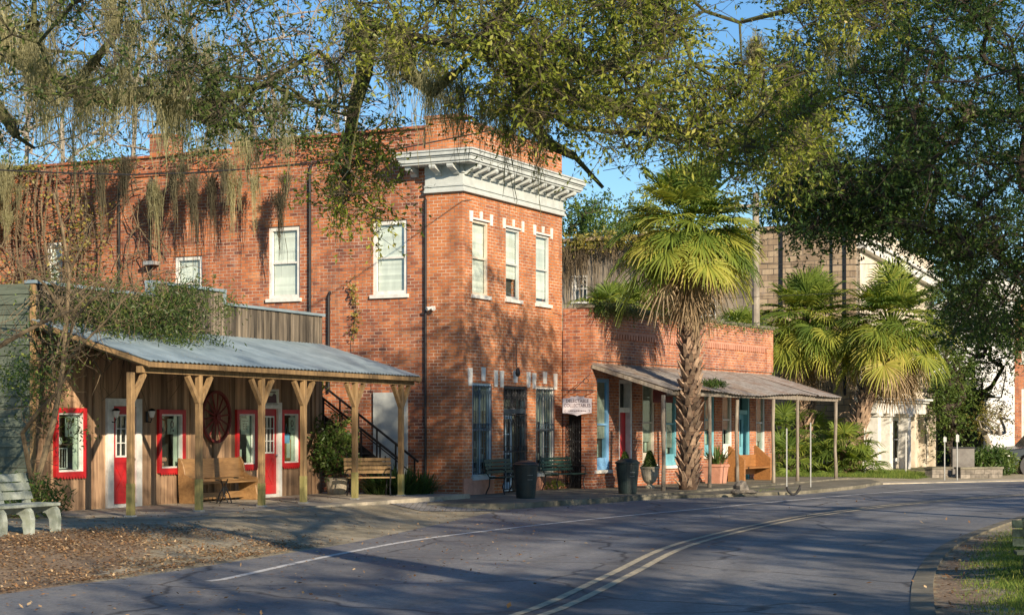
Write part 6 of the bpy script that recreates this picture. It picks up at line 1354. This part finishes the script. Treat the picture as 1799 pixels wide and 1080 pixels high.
# middle oak: limbs come from above the picture, trunk on the right island behind the camera
mt = [(6.6, 8, -.1), (6.5, 8.2, 1.6), (6.2, 8.8, 3.2), (5.6, 9.8, 4.8), (4.6, 11.5, 6.2)]
oak((6.6, 8, -.1), 'broad live oak arching over the road at top centre with hanging moss', [mt,
    [np.array(mt[-1]), np.array((2.6, 13.6, 6.9))] + limb([(1000, -120, 16), (870, 50, 16.5), (850, 85, 17), (780, 75, 17.5), (705, 60, 18), (650, 40, 18.5), (610, -10, 19)]),
    limb([(870, 50, 16.5), (905, 120, 17), (925, 200, 17.2), (960, 250, 17.5), (1010, 275, 18), (1060, 330, 18)]),
    limb([(850, 85, 17), (905, 90, 17.3), (980, 75, 17.5), (1050, 120, 18), (1120, 95, 18.5), (1200, 60, 19)]),
    limb([(705, 60, 18), (720, 130, 18), (760, 160, 18), (800, 130, 17.5), (850, 85, 17)]),
    limb([(905, 120, 17), (1000, 170, 18), (1100, 190, 19), (1200, 230, 20), (1300, 250, 21), (1400, 260, 22)]),
    limb([(650, 40, 18.5), (640, 130, 18.5), (620, 200, 18.5), (610, 260, 18.5), (615, 330, 18.5)]),
    [np.array(mt[-1]), np.array((5.8, 17, 7.2))] + limb([(1500, -60, 20), (1380, 20, 20.5), (1300, 40, 21)])],
    [(820, 1200, -80, 120, 15, 21, 3.2), (1000, 1430, 110, 262, 16, 23, 3.9), (1120, 1200, -80, 60, 17, 22, .5), (860, 1010, 100, 230, 16, 19, 1.0), (1260, 1400, 240, 320, 17, 22, .6), (590, 670, 220, 390, 17.5, 19.0, .6), (600, 830, -80, 110, 16, 20, 1.0), (1380, 1560, -60, 60, 18, 22, .7), (1400, 1470, 180, 290, 20, 22, .35)],
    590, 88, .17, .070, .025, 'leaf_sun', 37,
    [(660, 720, 40, 120, 17.5, 19, 1, 12), (740, 870, 150, 220, 16.5, 18, 1, 13), (880, 960, 170, 250, 17, 18, 1, 7), (530, 600, 20, 160, 18, 20, 1, 16), (1472, 1488, 88, 105, 20, 20.5, 1, 5), (1310, 1325, 55, 65, 20, 20.5, 1, 2), (690, 760, 60, 240, 19, 23, 1, 10), (540, 700, 300, 340, 19, 20, 1, 8)], mlen=(.3, 1.0), mossn=46, mossw=.0045)
print('oaks done')
# --- big dark tree upper right
rng = np.random.default_rng(51)
regs = [(1560, 1850, -120, 400, 26, 34, 6.5), (1360, 1600, -160, 200, 27, 33, 2.6), (1420, 1620, 180, 400, 27, 33, 3.6), (1380, 1580, 330, 405, 28, 31, 1.5), (1665, 1850, 400, 600, 28, 34, 2.4), (1600, 1680, 380, 450, 28, 32, .6), (1850, 2450, -160, 540, 25, 34, 6.5), (1345, 1430, 290, 370, 28, 30, .7)]
cl = pixpts(1180, regs, rng)
# thin out to leave sky holes
hx = (cl[:, 0] / cl[:, 1]) * FPX + CX; hy = HY - (cl[:, 2] - CAMZ) / cl[:, 1] * FPX
keep = ~((np.hypot((hx - 1500) / 60, (hy - 225) / 45) < 1) | (np.hypot((hx - 1700) / 50, (hy - 70) / 30) < .8) | (np.hypot((hx - 1780) / 30, (hy - 350) / 30) < .9)); cl = cl[keep]
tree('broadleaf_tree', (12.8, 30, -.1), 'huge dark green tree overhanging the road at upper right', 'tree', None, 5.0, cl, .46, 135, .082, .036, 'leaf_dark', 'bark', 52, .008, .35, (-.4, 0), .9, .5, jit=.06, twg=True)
# tree at right hanging lower with lit foliage behind
def crown(c, r, n, seed, shell=.2): return blob(n, c, r, np.random.default_rng(seed), shell)
def bgtree(x_, ytop, ybot, Yd, wpx, label, lm, seed, n=150, per=70, L=.16, W=.075, bm='bark', name='garden_tree', group='trees behind the street', trunk=None, crr=.8, depth=None):
    zt, zb = pix(0, ytop, Yd)[2], pix(0, ybot, Yd)[2]; c = (pix(x_, 0, Yd)[0], Yd, (zt + zb) / 2); rx = wpx / 2 / FPX * Yd; r = (max(rx - crr * .5, .3), depth or rx, max((zt - zb) / 2 - crr * .4, .3))
    return tree(name, (c[0], Yd, -.1), label, 'tree', group, trunk or max(zb * .8, 1.2), crown(c, r, n, seed), crr, per, L, W, lm, bm, seed, .02, .3)
bgtree(1700, 420, 780, 78, 190, 'sunlit green tree in front of the white house', 'leaf_mid', 61, 200, 90, .13, .06)
bgtree(1672, 560, 830, 76, 90, 'narrow green tree beside the end of the tan building', 'leaf_mid', 62, 90, 80, .13, .05)
bgtree(1835, 480, 700, 66, 150, 'green branches hanging beside the red brick house', 'leaf_mid', 63, 60, 80, .14, .06)
bgtree(1742, 700, 775, 68, 85, 'small yellowish crepe myrtle with a bare forked trunk', 'leaf_yellow', 64, 46, 60, .07, .035, 'bark_pale', 'crepe_myrtle', crr=.35)
bgtree(1040, 320, 480, 100, 150, 'grey-green tree rising behind the stucco wall, left of the palm', 'leaf_mid', 65, 90, 80, .2, .1)
bgtree(1130, 330, 480, 104, 170, 'olive green tree behind the stucco wall partly hidden by the tall palm', 'leaf_sun', 66, 100, 80, .2, .1)
bgtree(1600, 330, 600, 105, 260, 'dark tree standing behind the tan building', 'leaf_dark', 67, 110, 80, .22, .1)
bgtree(1850, 250, 700, 120, 400, 'distant tree mass behind the red brick house', 'leaf_dark', 68, 120, 80, .25, .12)
# --- tall bare winter trees behind the brick building
def bare(x_, Yd, ztop, label, seed, spread=3.0, n=120, leafn=0, lm='leaf_oak', bm='bark_pale', z0=6.0):
    rng = np.random.default_rng(seed); bx = pix(x_, 0, Yd)[0]; c = (bx, Yd, (ztop + z0 + 2) / 2 + 1.5); cl = crown(c, (spread, spread, (ztop - z0) / 2 + .5), n, seed)
    t, arr, Pn, rad = tree('bare_tree', (bx, Yd, -.1), label, 'tree', 'tall winter trees behind the brick building', ztop * .8, cl, .5, leafn, .13, .06, lm, bm, seed, .012, .22, (rng.uniform(-.8, .8), 0), .8, sides=5, power=.4); 
    # twig fans
    N = 9; e = np.repeat(cl - np.array((bx, Yd, -.1)), N, 0); d = unit(rng.normal(size=e.shape) + np.array([0, 0, .5])); f = e + d * rng.uniform(.3, .9, (len(e), 1)); s_ = unit(rng.normal(size=e.shape)) * .006
    quadmesh('twigs', np.stack([e - s_, e + s_, f + s_ * .3, f - s_ * .3], 1), rng.random(len(e)), 'vine', t); return t
for k, (x_, Yd, zt, lab, ln) in enumerate(((35, 62, 16.5, 'bare forked tree at the far left behind the brick wall', 16), (120, 58, 15, 'sparse leafy tree behind the left end of the brick wall', 26), (205, 60, 17, 'pale-trunked tree rising left of the brick chimney', 14), (330, 64, 17, 'bare tree rising behind the brick chimney', 6), (430, 62, 16, 'reddish twiggy tree behind the middle of the parapet', 4), (520, 60, 15.5, 'sparse tree with hanging moss behind the vent pipe', 8), (620, 64, 15, 'thin bare tree behind the parapet near the corner tower', 3), (-40, 56, 14, 'bushy tree just outside the left edge', 40))):
    bare(x_, Yd, zt, lab, 80 + k, 3.0, 130, ln // 2 + 1, 'leaf_oak' if k != 4 else 'leaf_dry')
# --- vines over the shop and the brick wall
rng = np.random.default_rng(91)
t = empty('wall_vines', SF.at(-12.0, .15) + (0,), RZA(SF), 'tangle of bare brown creeper stems covering the left end of the brick wall', 'vines'); b = MB()
for i in range(330):
    u0_ = -5.2 + 5.5 * rng.random() ** .8 - .5 if i % 2 else rng.uniform(-5.5, 3.2); z_ = rng.uniform(3, 8.8); p = np.array([u0_, -.02, z_]); a = rng.uniform(-1, 4.1); pts = []
    for s_ in range(7): pts.append(tuple(p)); a += rng.normal() * .45; p = p + np.array([math.cos(a) * .35, rng.normal() * .05 , math.sin(a) * .35]); p[1] = min(max(p[1], -.35), .02); p[0] = min(p[0], 7.5); p[2] = min(p[2], 9.1)
    b.tube(pts, [.018, .016, .013, .011, .009, .007, .004], 4, cap=False)
for i in range(10):
    u = rng.uniform(-5, 2.5); b.tube([(u + .15 * math.sin(z_ * 1.3 + i), -.05 - .05 * math.sin(z_), z_) for z_ in np.linspace(2, 9, 12)], .025, 5)
b.build('stems', 'vine', t)
n = 7500; u = rng.uniform(-5.8, 3.0, n); z_ = rng.uniform(3.4, 9.1, n); k = (np.sin(u * 1.3 + 1) * np.sin(z_ * 1.1) + rng.normal(size=n) * .5 - (u + 3) * .18) > .1
P = np.stack([u[k], -.05 - .35 * rng.random(k.sum()), z_[k]], 1); quadmesh('leaves', leaves(P, .13, .075, rng=rng), rng.random(len(P)) ** .8, 'leaf_yellow', t)
n = 3500; u = rng.uniform(-5.8, 8.5, n); z_ = 8.75 + rng.random(n) * .55 + .15 * np.sin(u * 2); P = np.stack([u, -.1 + rng.normal(size=n) * .15, z_], 1)[np.sin(u * 1.9) + rng.normal(size=n) * .4 > -.1]; quadmesh('parapet_leaves', leaves(P, .10, .05, rng=rng), rng.random(len(P)), 'leaf_mid', t)
m_ = 70; mp = np.stack([rng.uniform(-5.8, -1.6, m_), rng.uniform(-1.6, -.3, m_), rng.uniform(7.6, 9.1, m_)], 1); o = moss('hanging_moss', mp, rng.uniform(.8, 1.9, m_), 100, 'moss', t, .18, rng, .008); o['kind'] = 'stuff'
m_ = 9; mp = np.stack([rng.uniform(1.0, 6.5, m_), np.full(m_, -.45), rng.uniform(7.9, 8.7, m_)], 1); o = moss('hanging_moss', mp, rng.uniform(.8, 2.4, m_), 90, 'moss', t, .10, rng, .008); o['kind'] = 'stuff'
t = empty('wall_creeper', SF.at(SF.ux(625), .03) + (4.2,), RZA(SF), 'thin yellow-green creeper sprig climbing the brick wall between the two white windows', 'creeper'); b = MB(); rng = np.random.default_rng(95)
pts = [(.06 * math.sin(z_ * 4), 0, z_ * 1.0) for z_ in np.linspace(-.6, 1.2, 12)]; b.tube(pts, .008, 4, cap=False); b.build('stem', 'vine', t)
P = np.array([pts[i] for i in rng.integers(3, 12, 170)]) + rng.normal(size=(170, 3)) * np.array([.07, .03, .09]); P[:, 1] = -np.abs(P[:, 1]); quadmesh('leaves', leaves(P, .08, .05, rng=rng), rng.random(170), 'leaf_yellow', t)
xs_ = (212, 250, 258, 330, 339, 352, 366, 372, 398, 425, 520, 531); mp = np.array([[SF.ux(x_) - (-12.0), -.45 - .3 * rng.random(), SF.z(SF.ux(x_), 322 + rng.uniform(-34, 34))] for x_ in xs_]); t2 = bpy.data.objects['wall_vines']; o = moss('hanging_moss', mp, rng.uniform(.7, 2.9, len(xs_)), 170, 'moss_shadow', t2, .15, rng, .008); o['kind'] = 'stuff'  # dark beards standing in for the streaks of moss shadow on the brick
# ivy mound on the shop's false front
t = empty('ivy_mound', SHF.at(1.2, .1) + (0,), RZA(SHF), 'thick dark creeper mound sprawling over the left half of the shop roof', 'creeper'); b = MB()
cs_ = []
for i in range(150):
    f = rng.random(); c = np.array([-1.9 + 4.9 * f, rng.uniform(-1.3, .25), rng.uniform(3.3, 4.45) + .12 * math.sin(f * 9)]); cs_.append(c)
for i in range(14): cs_.append(np.array([rng.uniform(2.6, 3.3), rng.uniform(-.2, .15), rng.uniform(3.6, 4.65)]))
for i in range(16): cs_.append(np.array([-1.6 + rng.normal() * .3, rng.uniform(-.6, .1), rng.uniform(1.6, 3.4)]))
cs_ = np.array(cs_); K = len(cs_); n_ = 62; P = np.repeat(cs_, n_, 0) + rng.normal(size=(K * n_, 3)) * np.array([.24, .18, .17]); P[:, 1] = np.minimum(P[:, 1], .12)
quadmesh('leaves', leaves(P, .12, .028, droop=.5, rng=rng), np.clip(np.repeat(rng.random(K), n_) * .6 + rng.random(len(P)) * .4, 0, 1), 'leaf_oak', t)
for i in range(190):
    p = np.array([rng.uniform(-1.9, 2.6), rng.uniform(-.9, 0), rng.uniform(3.2, 4.3)]); pts = []; a = rng.uniform(0, 6.28)
    for s_ in range(6): pts.append(tuple(p)); a += rng.normal() * .5; p = p + np.array([math.cos(a) * .3, rng.normal() * .08, math.sin(a) * .22 - .03]); p[1] = min(p[1], .0)
    b.tube(pts, [.014, .012, .01, .008, .006, .004], 4, cap=False)
b.build('stems', 'vine', t)
# sapling with pale stems in front of the shop's left corner
t = empty('leaning_sapling', (-9.1, 31.4, .05), 0, 'many-stemmed bare sapling growing at the left corner of the shop', 'sapling'); b = MB(); rng = np.random.default_rng(92)
LOC = np.array((-9.1, 31.4, .05))
def pl(pts, r0, r1):
    q = [tuple(np.array(pix(*p_)) - LOC) for p_ in pts]; b.tube(q, list(np.linspace(r0, r1, len(q))), 6, cap=False); return q
for pts, r0, r1 in (([(60, 868, 31.6), (95, 740, 31.6), (112, 640, 31.5), (118, 560, 31.4), (122, 480, 31.3), (110, 400, 31.2), (95, 340, 31.1)], .06, .02), ([(112, 640, 31.5), (130, 560, 31.2), (170, 520, 31), (200, 500, 31)], .03, .01), ([(60, 868, 31.6), (40, 760, 31), (70, 720, 30.5), (100, 690, 30.2), (130, 640, 30.1)], .05, .02), ([(118, 560, 31.4), (80, 500, 31.2), (40, 470, 31), (0, 430, 31)], .03, .01),
    ([(-40, 610, 29), (0, 608, 29), (40, 585, 29), (90, 560, 29), (130, 545, 29), (170, 500, 29)], .05, .012), ([(112, 640, 31.5), (150, 600, 31), (190, 560, 30.8), (240, 500, 30.6), (270, 470, 30.6)], .025, .006), ([(122, 480, 31.3), (150, 420, 31.2), (165, 380, 31.1)], .02, .006), ([(118, 560, 31.4), (100, 620, 31), (90, 640, 30.9), (100, 700, 31)], .02, .01)):
    q = pl(pts, r0, r1)
    for i in range(26):
        j = rng.integers(1, len(q)); p = np.array(q[j]) + (np.array(q[j - 1]) - np.array(q[j])) * rng.random(); a = unit(rng.normal(size=3) + np.array([0, 0, .3])); tw = [tuple(p)]
        for s_ in range(4): a = unit(a + rng.normal(size=3) * .35); p = p + a * .2; tw.append(tuple(p))
        b.tube(tw, [.008, .006, .004, .003, .002], 4, cap=False)
b.build('stems', 'vine', t)
P = np.array([np.array(pix(rng.normal(60, 45), rng.normal(610, 40), 29 + rng.random())) for _ in range(1500)]) - LOC; P2 = np.array([np.array(pix(rng.normal(35, 28), rng.normal(665, 20), 30 + rng.random())) for _ in range(900)]) - LOC
quadmesh('leaves', leaves(np.concatenate([P2, P[:500]]), .07, .03, rng=rng), rng.random(len(P2) + 500), 'leaf_dark', t)
x_, y_, _ = gpt(42, 905, .05); p = pix(40, 0, 31.4); shrub('weedy_shrub', (p[0], p[1], .05), 'dark weedy shrub between the pale bench and the green siding', 'shrub', (0, 0, .4), (.95, .5, .45), 1500, .16, .03, 'leaf_dark', 14)
# climbing vine sprigs on the low parapet
t = empty('parapet_ferns', LF.at(0, .05) + (LT,), RZA(LF), 'dark ferns and dry roots trailing over the top of the low brick parapet', 'ferns'); rng = np.random.default_rng(93)
n = 3400; u = LL * rng.random(n) ** 2.0; P = np.stack([u, rng.uniform(-.22, .15, n), rng.normal(size=n) * .09 + .05 - .22 * rng.random(n) ** 3], 1); quadmesh('fronds', leaves(P, .12, .03, droop=.6, rng=rng), rng.random(n), 'leaf_dark', t)
m_ = 20; mp = np.stack([rng.uniform(0, 2.9, m_), np.full(m_, -.12), np.zeros(m_) + .05], 1); moss('roots', mp, rng.uniform(.2, .7, m_), 25, 'moss', t, .08, rng, .008)
# creeper veil hanging on the stucco wall
t = empty('stucco_creeper', SS.at(SS.ux(1100), .05) + (9.3,), RZA(SS), 'dry grey creeper veil hanging over the top of the old stucco wall', 'creeper'); u0_, u1_ = SS.ux(992) - SS.ux(1100), SS.ux(1330) - SS.ux(1100)
m_ = 60; mp = np.stack([rng.uniform(u0_, u1_, m_), np.full(m_, -.1), rng.uniform(-.5, .3, m_)], 1); o = moss('stems', mp, rng.uniform(.8, 3.4, m_), 45, 'vine', t, .35, rng, .012)
n = 2600; P = np.stack([rng.uniform(u0_, u1_, n), rng.uniform(-.4, .3, n), .25 + rng.normal(size=n) * .22], 1); quadmesh('leaves', leaves(P, .2, .09, rng=rng), rng.random(n), 'leaf_yellow', t)
# --- roadside trees behind and right of the camera, they shade the road
def shade(x_, y_, ztop, zbot, rad_, label, seed, n=150, per=34):
    c = (x_, y_, (ztop + zbot) / 2); cl = crown(c, (rad_, rad_, (ztop - zbot) / 2), n, seed); tree('live_oak', (x_, y_, -.1), label, 'tree', 'live oaks', zbot * .9, cl, .9, per, .24, .13, 'leaf_mid', 'bark', seed, .03, .5)
for a_ in SHADE: shade(*a_)
